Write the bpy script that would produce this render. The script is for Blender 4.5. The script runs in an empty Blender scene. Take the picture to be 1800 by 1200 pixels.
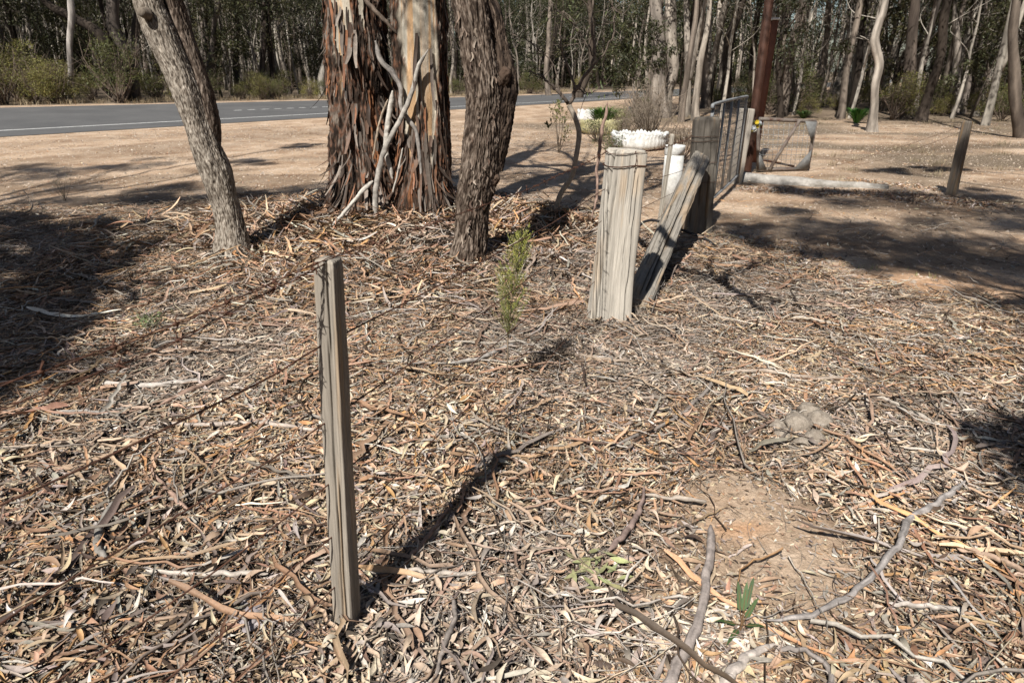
import bpy, math, random
import numpy as np
from mathutils import Vector, Matrix
R = math.radians
random.seed(7); RNG = np.random.default_rng(11)
scene = bpy.context.scene; COL = scene.collection
# ------------------------------------------------------------------ camera
F = 1150.0; TILT = math.atan(475 / F); CAMH = 1.6
cam = bpy.data.cameras.new('camera'); camo = bpy.data.objects.new('camera', cam); COL.objects.link(camo)
camo.location = (0, 0, CAMH); camo.rotation_euler = (math.pi / 2 - TILT, 0, 0)
cam.sensor_width = 36; cam.lens = F / 1800 * 36; cam.clip_start = 0.05; cam.clip_end = 2500
cam.dof.use_dof = True; cam.dof.focus_distance = 3.4; cam.dof.aperture_fstop = 7.1
scene.camera = camo
# ------------------------------------------------------------------ light
SUN_AZ, SUN_EL = 24.3, 47.5            # heading the light travels to, and height of the sun
w = bpy.data.worlds.new('World'); scene.world = w; w.use_nodes = True
nt = w.node_tree; sky = nt.nodes.new('ShaderNodeTexSky'); sky.sky_type = 'NISHITA'; sky.sun_disc = False
sky.sun_elevation = R(SUN_EL); sky.sun_rotation = R(180 + SUN_AZ); sky.air_density = 1.0; sky.dust_density = 1.0
nt.links.new(sky.outputs[0], nt.nodes['Background'].inputs[0]); nt.nodes['Background'].inputs[1].default_value = 0.05
sl = bpy.data.lights.new('sun', 'SUN'); sl.energy = 5.0; sl.angle = R(0.53); sl.color = (1.0, 0.955, 0.89)
so = bpy.data.objects.new('sun', sl); COL.objects.link(so)
sd = Vector((math.sin(R(SUN_AZ)) * math.cos(R(SUN_EL)), math.cos(R(SUN_AZ)) * math.cos(R(SUN_EL)), -math.sin(R(SUN_EL))))
so.rotation_euler = sd.to_track_quat('-Z', 'Y').to_euler(); so.location = (-10, -20, 30)
scene.view_settings.view_transform = 'Standard'; scene.view_settings.look = 'None'
scene.view_settings.exposure = 0.42; scene.view_settings.gamma = 1.0
scene.cycles.max_bounces = 5; scene.cycles.diffuse_bounces = 1; scene.cycles.transparent_max_bounces = 4
SH = Vector((math.sin(R(SUN_AZ)), math.cos(R(SUN_AZ)))) / math.tan(R(SUN_EL))   # ground offset of a shadow per metre of height

# ------------------------------------------------------------------ measuring helpers
def ray(u, v):
    x = (u - 900) / F; y = (600 - v) / F; c, s = math.cos(TILT), math.sin(TILT)
    return (x, c + y * s, -s + y * c)
def gr(u, v, z=0.0):
    r = ray(u, v); k = (z - CAMH) / r[2]; return (r[0] * k, r[1] * k)
def at(u, v, Y):
    r = ray(u, v); k = Y / r[1]; return (r[0] * k, Y, CAMH + r[2] * k)
def m_per_px(Y, z=0.0):
    return (Y * math.cos(TILT) + (CAMH - z) * math.sin(TILT)) / F
# ------------------------------------------------------------------ noise
def _h(ix, iy, iz):
    n = (ix * 374761393 + iy * 668265263 + iz * 2147483647 + 1013904223) & 0xffffffff
    n = ((n ^ (n >> 13)) * 1274126177) & 0xffffffff
    n = ((n ^ (n >> 16)) * 2246822519) & 0xffffffff
    return ((n ^ (n >> 15)) & 0xffffff) / float(0xffffff)
def vn(x, y, z=None):
    x = np.asarray(x, float); y = np.asarray(y, float); z = np.zeros_like(x) if z is None else np.asarray(z, float)
    x, y, z = np.broadcast_arrays(x, y, z)
    i = np.floor(x).astype(np.int64); j = np.floor(y).astype(np.int64); k = np.floor(z).astype(np.int64)
    fx = x - i; fy = y - j; fz = z - k
    fx = fx * fx * (3 - 2 * fx); fy = fy * fy * (3 - 2 * fy); fz = fz * fz * (3 - 2 * fz)
    def L(a, b, t): return a + (b - a) * t
    c = [[[_h(i + a, j + b, k + d) for d in (0, 1)] for b in (0, 1)] for a in (0, 1)]
    return L(L(L(c[0][0][0], c[1][0][0], fx), L(c[0][1][0], c[1][1][0], fx), fy),
             L(L(c[0][0][1], c[1][0][1], fx), L(c[0][1][1], c[1][1][1], fx), fy), fz)
def fbm(x, y, z=None, o=4):
    z = 0 if z is None else z; s = 0; a = .5; f = 1.0; t = 0
    for k in range(o):
        s = s + a * vn(np.asarray(x) * f + 17.3 * k, np.asarray(y) * f + 5.1 * k, np.asarray(z) * f + 9.7 * k); t += a; a *= .5; f *= 2.03
    return s / t
def sm(a, b, x): t = np.clip((x - a) / (b - a), 0, 1); return t * t * (3 - 2 * t)
# ------------------------------------------------------------------ terrain
RA = np.array(gr(0, 240)); RC = np.array(gr(1140, 172)); RU = (RC - RA) / np.linalg.norm(RC - RA); RW = 8.8
def road_sp(x, y):
    dx = np.asarray(x) - RA[0]; dy = np.asarray(y) - RA[1]; return dx * RU[0] + dy * RU[1], -dx * RU[1] + dy * RU[0]
def road_z(s, p): return np.clip(.38 - .0123 * s, 0, .5) * p / RW
def hz(x, y):
    x = np.asarray(x, float); y = np.asarray(y, float); s, p = road_sp(x, y)
    far = np.clip(.38 - .0123 * s, 0, .5)
    z = far * sm(RW, RW + .01, p) + np.where((p > 0) & (p <= RW), road_z(s, p), 0)
    near = 1 - sm(-2.5, -.6, p)
    inr = sm(-.9, -.3, p) * (1 - sm(RW + .3, RW + 1.1, p))
    und = (fbm(x * .55, y * .55) - .5) * .09 + (fbm(x * 3.1, y * 3.1, 3) - .5) * .035
    mound = .13 * np.exp(-((x + 1.45) ** 2 + (y - 7.9) ** 2) / 1.5 ** 2) + .05 * np.exp(-((x + .35) ** 2 + (y - 5.5) ** 2) / .5 ** 2)
    dist = np.sqrt(x * x + y * y)
    und = und * (1 - .5 * sm(10, 25, dist))
    drop = -.012 * inr
    right = .5 * sm(25, 70, dist) * (1 - inr) * sm(-6, -3, -p)
    return z + und * (1 - inr) + mound + drop + right * 0
def hz1(x, y): return float(hz(np.array([x]), np.array([y]))[0])
# litter cover: dense on the fence side of a ragged line
_lb = [gr(-500, 368), gr(-200, 372), gr(0, 378), gr(200, 366), gr(400, 350), gr(560, 335), gr(700, 330), gr(840, 345), gr(1000, 372), gr(1120, 395), gr(1240, 415), gr(1330, 432), gr(1450, 462), gr(1600, 495), gr(1800, 528), gr(2100, 570)]
_lbx = np.array([p[0] for p in _lb]); _lby = np.array([p[1] for p in _lb])
def litter(x, y):
    yb = np.interp(x, _lbx, _lby); n = (fbm(x * 1.3, y * 1.3, 8) - .5)
    m = 1 - sm(-.45, .45, (y - yb) + n * 1.6)
    bx, by = gr(1290, 870); cx, cy = gr(1305, 935)
    bare = .8 * np.exp(-(((x - bx) / .2) ** 2 + ((y - by) / .17) ** 2)) + 1.2 * np.exp(-(((x - cx) / .11) ** 2 + ((y - cy) / .045) ** 2))
    bx, by = gr(1360, 970); bare = bare + .95 * np.exp(-(((x - bx) / .62) ** 2 + ((y - by) / .5) ** 2)) * (.5 + fbm(x * 4, y * 4, 3, 3))
    return np.clip(m * (1 - np.clip(bare, 0, 1)), 0, 1)
# ------------------------------------------------------------------ object helpers
def tag(o, label=None, cat=None, group=None, kind=None):
    if label: o['label'] = label
    if cat: o['category'] = cat
    if group: o['group'] = group
    if kind: o['kind'] = kind
    return o
def empty(name, loc, label=None, cat=None, group=None, rz=0):
    o = bpy.data.objects.new(name, None); COL.objects.link(o); o.location = loc; o.rotation_euler = (0, 0, rz); o.empty_display_size = .1
    return tag(o, label, cat, group)
class MB:
    """gathers quads/tris for ONE mesh"""
    def __init__(s): s.V = []; s.Q = []; s.T = []; s.C = []; s.n = 0
    def add(s, V, Q=None, T=None, C=None):
        V = np.asarray(V, float).reshape(-1, 3)
        if Q is not None and len(Q): s.Q.append(np.asarray(Q, np.int64).reshape(-1, 4) + s.n)
        if T is not None and len(T): s.T.append(np.asarray(T, np.int64).reshape(-1, 3) + s.n)
        if C is None: C = np.ones((len(V), 3)) * .5
        C = np.asarray(C, float)
        if C.ndim == 1: C = np.tile(C, (len(V), 1))
        s.V.append(V); s.C.append(C); s.n += len(V)
    def build(s, name, mat, parent=None, smooth=True, origin=None):
        V = np.concatenate(s.V); C = np.concatenate(s.C)
        Q = np.concatenate(s.Q) if s.Q else np.zeros((0, 4), np.int64); T = np.concatenate(s.T) if s.T else np.zeros((0, 3), np.int64)
        if origin is not None: V = V - np.array(origin)
        me = bpy.data.meshes.new(name); me.vertices.add(len(V)); me.vertices.foreach_set('co', V.astype(np.float32).ravel())
        nl = len(Q) * 4 + len(T) * 3; me.loops.add(nl); me.loops.foreach_set('vertex_index', np.concatenate([Q.ravel(), T.ravel()]).astype(np.int32))
        me.polygons.add(len(Q) + len(T))
        ls = np.concatenate([np.arange(len(Q)) * 4, len(Q) * 4 + np.arange(len(T)) * 3]).astype(np.int32)
        me.polygons.foreach_set('loop_start', ls)
        if smooth: me.polygons.foreach_set('use_smooth', np.ones(len(Q) + len(T), bool))
        a = me.attributes.new('Col', 'FLOAT_COLOR', 'POINT'); a.data.foreach_set('color', np.c_[C, np.ones(len(C))].astype(np.float32).ravel())
        me.update(calc_edges=True); me.materials.append(mat)
        o = bpy.data.objects.new(name, me); COL.objects.link(o)
        if parent is not None: o.parent = parent
        elif origin is not None: o.location = origin
        return o
def cr(P, n):
    """Catmull-Rom resample of rows (any columns) by arc length"""
    P = np.asarray(P, float)
    if len(P) == 2: t = np.linspace(0, 1, n)[:, None]; return P[0] + (P[1] - P[0]) * t
    A = np.vstack([2 * P[0] - P[1], P, 2 * P[-1] - P[-2]]); out = []
    for i in range(1, len(A) - 2):
        t = np.linspace(0, 1, 24, endpoint=False)[:, None]; a, b, c, d = A[i - 1], A[i], A[i + 1], A[i + 2]
        out.append(.5 * ((2 * b) + (c - a) * t + (2 * a - 5 * b + 4 * c - d) * t ** 2 + (3 * b - a - 3 * c + d) * t ** 3))
    out.append(P[-1:]); Q = np.vstack(out); L = np.r_[0, np.cumsum(np.linalg.norm(np.diff(Q[:, :3], axis=0), axis=1))]
    g = np.linspace(0, L[-1], n); return np.stack([np.interp(g, L, Q[:, k]) for k in range(Q.shape[1])], 1)
def loft(path, na, disp=None, shape=None, closed_ends=True):
    """path rows x,y,z,r -> V,Q,T plus ring parameters"""
    P = path[:, :3]; r = path[:, 3]; n = len(P); Tn = np.gradient(P, axis=0); Tn /= np.linalg.norm(Tn, axis=1)[:, None] + 1e-9
    X = np.zeros((n, 3)); x = np.array([1., 0, 0]) if abs(Tn[0][0]) < .9 else np.array([0, 1., 0])
    for i in range(n):
        x = x - Tn[i] * np.dot(x, Tn[i]); x = x / (np.linalg.norm(x) + 1e-9); X[i] = x
    Y = np.cross(Tn, X); th = np.arange(na) / na * 2 * math.pi
    c, s = np.cos(th), np.sin(th); L = np.r_[0, np.cumsum(np.linalg.norm(np.diff(P, axis=0), axis=1))]
    rad = np.ones((n, na)) * r[:, None]
    if shape is not None: rad = rad * shape(th)[None, :]
    S = L[:, None] + 0 * rad; TH = th[None, :] + 0 * rad
    if disp is not None: rad = rad + disp(TH, S, rad)
    V = P[:, None, :] + rad[..., None] * (c[None, :, None] * X[:, None, :] + s[None, :, None] * Y[:, None, :])
    i = np.arange(n - 1)[:, None] * na; j = np.arange(na)[None, :]; j2 = (j + 1) % na
    Q = np.stack([i + j, i + j2, i + na + j2, i + na + j], -1).reshape(-1, 4); V = V.reshape(-1, 3); T = []
    if closed_ends:
        V = np.vstack([V, P[0], P[-1] + Tn[-1] * r[-1] * .15]); a = n * na
        jj = np.arange(na); T = np.r_[np.stack([jj * 0 + a, (jj + 1) % na, jj], 1), np.stack([jj * 0 + a + 1, (n - 1) * na + jj, (n - 1) * na + (jj + 1) % na], 1)]
    return V, Q, T, TH, S
def tube(mb, pts, na=6, n=None, col=(.5, .5, .5), wob=0.0):
    P = cr(pts, n or max(4, len(pts) * 4))
    if wob: P[:, :3] += (np.stack([vn(np.arange(len(P)) * .7 + random.random() * 99, np.full(len(P), k * 7.1)) for k in range(3)], 1) - .5) * wob
    V, Q, T, _, _ = loft(P, na); mb.add(V, Q, T, np.array(col)); return P
def box(mb, c, s, rz=0, col=(.5, .5, .5), M=None):
    x, y, z = [d / 2 for d in s]; V = np.array([(-x, -y, -z), (x, -y, -z), (x, y, -z), (-x, y, -z), (-x, -y, z), (x, -y, z), (x, y, z), (-x, y, z)])
    if M is not None: V = V @ M.T
    ca, sa = math.cos(rz), math.sin(rz); V = V @ np.array([[ca, sa, 0], [-sa, ca, 0], [0, 0, 1]]) + np.array(c)
    mb.add(V, [(0, 3, 2, 1), (4, 5, 6, 7), (0, 1, 5, 4), (1, 2, 6, 5), (2, 3, 7, 6), (3, 0, 4, 7)], None, np.array(col))
# ------------------------------------------------------------------ materials
def new_mat(name, rough=.85, spec=.25):
    m = bpy.data.materials.new(name); m.use_nodes = True; b = m.node_tree.nodes['Principled BSDF']
    b.inputs['Roughness'].default_value = rough; b.inputs['Specular IOR Level'].default_value = spec
    return m, m.node_tree, b
def node(nt, t, **kw):
    n = nt.nodes.new(t)
    for k, v in kw.items():
        if k in n.inputs: n.inputs[k].default_value = v
        else: setattr(n, k, v)
    return n
def coords(nt, scale=(1, 1, 1), obj=True):
    tc = node(nt, 'ShaderNodeTexCoord'); mp = node(nt, 'ShaderNodeMapping'); mp.inputs['Scale'].default_value = scale
    nt.links.new(tc.outputs['Object'], mp.inputs[0]); return mp.outputs[0]
def ramp(nt, src, stops):
    r = node(nt, 'ShaderNodeValToRGB'); e = r.color_ramp.elements
    while len(e) < len(stops): e.new(.5)
    for k, (p, c) in enumerate(stops): e[k].position = p; e[k].color = (*c, 1)
    nt.links.new(src, r.inputs[0]); return r.outputs[0]
def noise(nt, co, sc, det=5, rough=.6):
    n = node(nt, 'ShaderNodeTexNoise', Scale=sc, Detail=det, Roughness=rough); nt.links.new(co, n.inputs['Vector']); return n.outputs[0]
def mixc(nt, f, a, b, mode='MIX'):
    m = node(nt, 'ShaderNodeMix', data_type='RGBA', blend_type=mode)
    for k, v in ((0, f), (6, a), (7, b)):
        if hasattr(v, 'links'): nt.links.new(v, m.inputs[k])
        else: m.inputs[k].default_value = v if k == 0 else (*v, 1)
    return m.outputs[2]
def bump(nt, b, src, st=.5, dist=.01):
    n = node(nt, 'ShaderNodeBump', Strength=st, Distance=dist); nt.links.new(src, n.inputs['Height']); nt.links.new(n.outputs[0], b.inputs['Normal'])
def vary(name, stops, sc=8, stretch=(1, 1, 1), rough=.85, bst=.4, bd=.01, attr=False, spec=.2, fine=40):
    """noise-ramped material; with attr the mesh's own Col is multiplied in"""
    m, nt, b = new_mat(name, rough, spec); co = coords(nt, stretch); n = noise(nt, co, sc); c = ramp(nt, n, stops)
    n2 = noise(nt, co, fine, 6, .7)
    if attr:
        a = node(nt, 'ShaderNodeAttribute', attribute_name='Col'); c = mixc(nt, 1.0, a.outputs['Color'], c, 'MULTIPLY')
    c = mixc(nt, .55, c, ramp(nt, n2, [(.25, (.45,) * 3), (.75, (1.25,) * 3)]), 'MULTIPLY')
    nt.links.new(c, b.inputs['Base Color']); bump(nt, b, n2, bst, bd); return m
M_litter = vary('dry_leaf', [(.3, (.78, .76, .74)), (.7, (1.15, 1.12, 1.1))], 25, attr=True, rough=.62, bst=.25, bd=.002, spec=.3, fine=160)
M_stick = vary('dead_wood', [(.3, (.7, .7, .7)), (.7, (1.2, 1.2, 1.2))], 30, attr=True, rough=.8, bst=.6, bd=.003, fine=140)
M_bark = vary('bark', [(.3, (.65, .63, .6)), (.7, (1.3, 1.28, 1.25))], 14, (1, 1, .35), attr=True, rough=.9, bst=.8, bd=.012, fine=45)
M_farbark = vary('far_bark', [(.35, (.45, .43, .42)), (.65, (1.35, 1.33, 1.3))], 3.0, (1, 1, .25), attr=True, rough=.9, bst=.6, bd=.03, fine=14)
M_post = vary('weathered_timber', [(.3, (.84, .83, .81)), (.7, (1.12, 1.11, 1.09))], 30, (1, 1, .05), attr=True, rough=.9, bst=.6, bd=.002, fine=150, spec=.1)
M_rust = vary('rusty_steel', [(.3, (.045, .025, .018)), (.55, (.11, .052, .034)), (.8, (.2, .11, .07))], 18, rough=.75, bst=.4, bd=.002, fine=120)
M_gatefr = vary('weathered_gate_steel', [(.3, (.10, .055, .04)), (.5, (.17, .14, .12)), (.75, (.26, .23, .2))], 9, rough=.8, bst=.4, bd=.003, fine=70)
M_plate = vary('dull_galvanised_plate', [(.3, (.13, .13, .125)), (.7, (.24, .24, .235))], 9, rough=.8, bst=.1, bd=.001, spec=.1)
M_tall = vary('shade_darkened_steel', [(.3, (.026, .013, .009)), (.7, (.085, .038, .024))], 6, (1, 1, .3), rough=.7, bst=.2, bd=.002, fine=60)  # tall post: tree crown shade is put into this darker steel colour
M_oxide = vary('red_oxide_steel', [(.3, (.15, .055, .03)), (.7, (.30, .12, .065))], 6, (1, 1, .3), rough=.6, bst=.2, bd=.002, fine=60)
M_galv = vary('galvanised_steel', [(.3, (.19, .20, .21)), (.7, (.34, .35, .35))], 9, rough=.65, bst=.1, bd=.001, spec=.25)
M_white = vary('white_paint', [(.3, (.50, .49, .45)), (.55, (.76, .76, .73)), (.7, (.82, .82, .80))], 7, rough=.5, bst=.12, bd=.003)
M_yellow = vary('faded_yellow_paint', [(.3, (.30, .27, .13)), (.7, (.52, .49, .28))], 7, rough=.7, bst=.3, bd=.004)
M_stone = vary('stone', [(.3, (.24, .21, .22)), (.7, (.42, .38, .38))], 14, rough=.9, bst=.5, bd=.004)
M_clod = vary('dry_earth_clod', [(.3, (.24, .20, .16)), (.7, (.42, .365, .30))], 30, rough=1, bst=1, bd=.008, fine=90)
M_cement = vary('pale_log', [(.3, (.24, .22, .19)), (.7, (.50, .47, .43))], 7, rough=.9, bst=.8, bd=.02, fine=22)
def leaf_mat(name):
    m, nt, b = new_mat(name, .55, .3); a = node(nt, 'ShaderNodeAttribute', attribute_name='Col'); nt.links.new(a.outputs['Color'], b.inputs['Base Color'])
    tr = node(nt, 'ShaderNodeBsdfTranslucent'); nt.links.new(a.outputs['Color'], tr.inputs[0]); mx = node(nt, 'ShaderNodeMixShader'); mx.inputs[0].default_value = .15
    nt.links.new(b.outputs[0], mx.inputs[1]); nt.links.new(tr.outputs[0], mx.inputs[2]); nt.links.new(mx.outputs[0], nt.nodes['Material Output'].inputs[0]); return m
M_leaf = leaf_mat('green_leaf')
# ground
m, nt, b = new_mat('ground_soil', .95, .1); M_ground = m
co = coords(nt); a = node(nt, 'ShaderNodeAttribute', attribute_name='Col'); sep = node(nt, 'ShaderNodeSeparateColor'); nt.links.new(a.outputs['Color'], sep.inputs[0])
soil = ramp(nt, noise(nt, co, 1.3, 6, .65), [(.3, (.30, .20, .13)), (.5, (.49, .375, .275)), (.72, (.64, .53, .42))])
vor = node(nt, 'ShaderNodeTexVoronoi', Scale=45.0); nt.links.new(co, vor.inputs['Vector'])
peb = mixc(nt, .55, ramp(nt, vor.outputs['Color'], [(.1, (.45, .4, .36)), (.6, (.95, .9, .85)), (.95, (1.5, 1.45, 1.38))]), ramp(nt, noise(nt, co, 130, 5, .7), [(.3, (.5, .48, .45)), (.7, (1.5, 1.45, 1.4))]))
soil = mixc(nt, 1.0, soil, peb, 'MULTIPLY')
grass = ramp(nt, noise(nt, co, 26, 7, .75), [(.35, (.07, .05, .035)), (.52, (.20, .155, .11)), (.68, (.40, .33, .25))])
deb = ramp(nt, noise(nt, co, 60, 7, .8), [(.35, (.045, .03, .02)), (.52, (.15, .105, .07)), (.7, (.36, .27, .19))])
ora = mixc(nt, 1.0, (.62, .36, .2), peb, 'MULTIPLY')
c = mixc(nt, sep.outputs[1], soil, grass); c = mixc(nt, sep.outputs[0], c, deb); c = mixc(nt, sep.outputs[2], c, ora)
nt.links.new(c, b.inputs['Base Color']); bump(nt, b, noise(nt, co, 70, 7, .75), .9, .012)
# asphalt
m, nt, b = new_mat('asphalt', .85, .3); M_road = m; co = coords(nt)
c = mixc(nt, .6, ramp(nt, noise(nt, co, .6, 6, .6), [(.3, (.088, .088, .088)), (.7, (.125, .124, .122))]), ramp(nt, noise(nt, co, 90, 4, .7), [(.3, (.5,) * 3), (.7, (1.6,) * 3)]), 'MULTIPLY')
nt.links.new(c, b.inputs['Base Color'])
M_line = vary('road_paint', [(.3, (.5, .5, .48)), (.7, (.72, .72, .70))], 6, rough=.6, bst=.1, bd=.002)

# ------------------------------------------------------------------ ground sheet
def axis(lo, hi, f0, f1, d0):
    a = list(np.arange(f0, f1 + 1e-6, d0)); d = d0
    while a[-1] < hi: d *= 1.09; a.append(a[-1] + d)
    d = d0; c = []; x = f0
    while x > lo: d *= 1.09; x -= d; c.append(x)
    return np.array(c[::-1] + a)
xs = axis(-700, 700, -8, 8, .07); ys = axis(-300, 900, .2, 11, .07)
GX, GY = np.meshgrid(xs, ys); GZ = hz(GX, GY); LM = litter(GX, GY)
GZ = GZ - .015 * LM + LM * (fbm(GX * 9, GY * 9, 4, 3) - .5) * .05
s_, p_ = road_sp(GX, GY)
verge = 1 - sm(-7.5, -4, -p_ * 0 + p_) * 0
gm = sm(9.5, 13, GX * .75 + GY * .55 + (fbm(GX * .5, GY * .5, 2) - .5) * 9) * sm(.42, .6, fbm(GX * .35 + 7, GY * .9, 5)) * (1 - sm(-9, -6, p_))
gm = np.maximum(gm, sm(RW + .8, RW + 2.2, p_)); gm = np.maximum(gm, sm(17, 24, GX + GY * .35) * (1 - sm(-9, -5, p_)) * .9)
duff = LM + (1 - LM) * (.55 * sm(.5, .66, fbm(GX * .8 + 3, GY * 1.2, 9)) * (1 - sm(-9, -6, p_)) * (1 - sm(16, 22, GY)) + .42 * sm(.47, .62, fbm((GX * RU[0] + GY * RU[1]) * .28, p_ * .75, 12)) * sm(-9, -6, p_) * (1 - sm(-3.5, -1.5, p_)))
cx, cy = gr(1305, 935); ora = np.exp(-(((GX - cx) / .13) ** 2 + ((GY - cy) / .05) ** 2) * 1.4)
cx, cy = gr(1650, 500); ora = np.maximum(ora, .45 * np.exp(-(((GX - cx) / 1.0) ** 2 + ((GY - cy) / .4) ** 2)))
GC = np.stack([np.clip(duff * (1 - ora), 0, 1), gm, ora], -1)
ny, nx = GX.shape; ii = (np.arange(ny - 1)[:, None] * nx + np.arange(nx - 1)[None, :]); Q = np.stack([ii, ii + 1, ii + nx + 1, ii + nx], -1)
mb = MB(); mb.add(np.stack([GX, GY, GZ], -1), Q, None, GC.reshape(-1, 3)); tag(mb.build('ground', M_ground), kind='structure')
# road
mb = MB(); ss = np.linspace(-60, 160, 221); pp = np.linspace(-.15, RW, 12)
def road_pt(s, p, dz=0): return (RA[0] + RU[0] * s - RU[1] * p, RA[1] + RU[1] * s + RU[0] * p, float(road_z(s, p)) + dz)
V = [road_pt(s, p + (.06 * (random.random() - .5) if p < 0 else 0), .006) for s in ss for p in pp]; n = len(pp)
Q = [(i * n + j + 1, i * n + j, (i + 1) * n + j, (i + 1) * n + j + 1) for i in range(len(ss) - 1) for j in range(n - 1)]
mb.add(V, Q); tag(mb.build('road', M_road), kind='structure')
def stripe(name, segs, wd):
    mb = MB()
    for s0, s1, p in segs:
        k = max(2, int((s1 - s0) / 2) + 1); sv = np.linspace(s0, s1, k)
        V = [road_pt(s, p + q * wd / 2, .011) for s in sv for q in (-1, 1)]
        mb.add(V, [(2 * i + 1, 2 * i, 2 * i + 2, 2 * i + 3) for i in range(k - 1)])
    tag(mb.build(name, M_line), kind='structure')
stripe('road_edge_line', [(-50, 150, 1.25)], .14)
stripe('road_centre_line', [(s, s + 2.6, 4.7) for s in range(-41, 0, 9)] + [(s, s + .33, 4.3) for s in np.arange(9.0, 17, .6)] + [(s, s + 2.6, 4.7) for s in range(24, 130, 9)], .16)
# ------------------------------------------------------------------ leaf litter
PAL = np.array([(.70, .58, .42), (.62, .48, .33), (.52, .36, .235), (.40, .245, .155), (.58, .335, .16), (.41, .36, .31), (.22, .175, .145), (.085, .058, .04), (.58, .53, .46), (.80, .74, .64), (.48, .30, .20)])
PW_leaf = np.array([.14, .17, .135, .09, .055, .10, .095, .10, .05, .022, .05])
PW_twig = np.array([.02, .08, .12, .12, .02, .26, .16, .10, .08, .02, .02])
PW_bark = np.array([.02, .10, .16, .22, .05, .17, .09, .05, .06, .01, .07])
def scatter(n, xr, yr, maxd=99, mind=0, fall=None, wedge=1.05, minlit=.05):
    x = RNG.uniform(*xr, n); y = RNG.uniform(*yr, n); d = np.hypot(x, y)
    k = (litter(x, y) > RNG.uniform(minlit, 1, n)) & (np.abs(x) < wedge * (y + 1.2)) & (d < maxd) & (d >= mind)
    if fall is not None: k &= RNG.uniform(0, 1, n) < fall(x, y)
    return x[k], y[k]
def ribbons(mb, x, y, L, W, PW, curv=.5, curl=.3, tilt=.25, zt=.03, k=5, wide=2, prof='leaf', fold=.35, bright=(.75, 1.15), zoff=0.0):
    n = len(x)
    if not n: return
    yaw = RNG.uniform(0, 2 * math.pi, n); t = np.linspace(-1, 1, k)[None, :]
    L = L[:, None]; W = W[:, None]; cv = RNG.normal(0, curv, (n, 1)); cu = np.abs(RNG.normal(0, curl, (n, 1))) * np.where(RNG.random((n, 1)) < .65, -1, 1)
    px = t * L / 2 * (1 - .12 * cv ** 2); py = cv * (t ** 2 - .33) * L * .35; pz = -cu * (t ** 2 - .33) * L * .5
    if prof == 'bark': py = py + (RNG.random((n, k)) - .5) * L * .06
    if prof == 'leaf': hw = W / 2 * np.maximum(1 - np.abs(t) ** 1.8, .04) * (1 - .25 * t)
    else: hw = W / 2 * (.75 + .5 * RNG.random((n, k))) * np.where(np.abs(t) > .99, .5, 1)
    tw = RNG.normal(0, .55, (n, 1)) * t + RNG.normal(0, tilt, (n, 1)); pitch = RNG.normal(0, tilt * .6, (n, 1))
    vs = []
    for q in (np.linspace(-1, 1, wide)):
        oy = hw * q * np.cos(tw); oz = hw * q * np.sin(tw)
        if wide > 2: oz = oz + (abs(q) - .5) * hw * RNG.normal(fold, .35, (n, 1))
        vs.append(np.stack([px, py + oy, pz + oz], -1))
    V = np.stack(vs, 2)                                   # n,k,wide,3
    X, Y, Z = V[..., 0], V[..., 1], V[..., 2]
    Z = Z + np.sin(pitch)[..., None] * X; c, s = np.cos(yaw)[:, None, None], np.sin(yaw)[:, None, None]
    low = Z.min(axis=(1, 2)); base = hz(x, y) - np.minimum(0, low) * .45 + RNG.random(n) ** 1.3 * zt * (.3 + .7 * litter(x, y)) + zoff
    G = np.stack([x[:, None, None] + c * X - s * Y, y[:, None, None] + s * X + c * Y, base[:, None, None] + Z], -1)
    col = PAL[RNG.choice(len(PAL), n, p=PW / PW.sum())] * RNG.uniform(*bright, (n, 1)) * RNG.uniform(.94, 1.06, (n, 3))
    C = np.repeat(col, k * wide, 0) * np.tile(np.repeat(RNG.uniform(.85, 1.12, (1, k)), wide), n).reshape(-1, 1)
    i = (np.arange(n) * k * wide)[:, None, None] + (np.arange(k - 1) * wide)[None, :, None] + np.arange(wide - 1)[None, None, :]
    Q = np.stack([i, i + 1, i + wide + 1, i + wide], -1).reshape(-1, 4)
    mb.add(G.reshape(-1, 3), Q, None, np.clip(C, 0, .95))
def twigs(mb, x, y, L, rad, PW=PW_twig, zt=.04, k=6, kink=.12, bright=(.75, 1.2)):
    n = len(x)
    if not n: return
    yaw = RNG.uniform(0, 2 * math.pi, n); t = np.linspace(-.5, .5, k)[None, :]
    bend = RNG.normal(0, .35, (n, 1)); px = t * L[:, None]; py = (bend * (t ** 2) + np.cumsum(RNG.normal(0, kink / k, (n, k)), 1)) * L[:, None]
    pz = (np.abs(RNG.normal(0, .10, (n, 1))) * t + RNG.normal(0, .02, (n, k))) * L[:, None]
    c, s = np.cos(yaw)[:, None], np.sin(yaw)[:, None]; X = x[:, None] + c * px - s * py; Y = y[:, None] + s * px + c * py
    Z = hz(X, Y) + rad[:, None] + RNG.random((n, 1)) * zt + pz - np.minimum(pz.min(1), 0)[:, None] * .6
    r = rad[:, None] * (1 - .5 * (t + .5)) ; nx_, ny_ = -s, c
    rings = [np.stack([X + nx_ * r * a, Y + ny_ * r * a, Z + r * b], -1) for a, b in ((-.9, -.5), (.9, -.5), (0, 1))]
    V = np.stack(rings, 2); col = PAL[RNG.choice(len(PAL), n, p=PW / PW.sum())] * RNG.uniform(*bright, (n, 1)); C = np.repeat(col, k * 3, 0)
    b = (np.arange(n) * k * 3)[:, None, None] + (np.arange(k - 1) * 3)[None, :, None]; j = np.arange(3)[None, None, :]; j2 = (j + 1) % 3
    Q = np.stack([b + j, b + j2, b + 3 + j2, b + 3 + j], -1).reshape(-1, 4); mb.add(V.reshape(-1, 3), Q, None, C)
U = RNG.uniform
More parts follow.
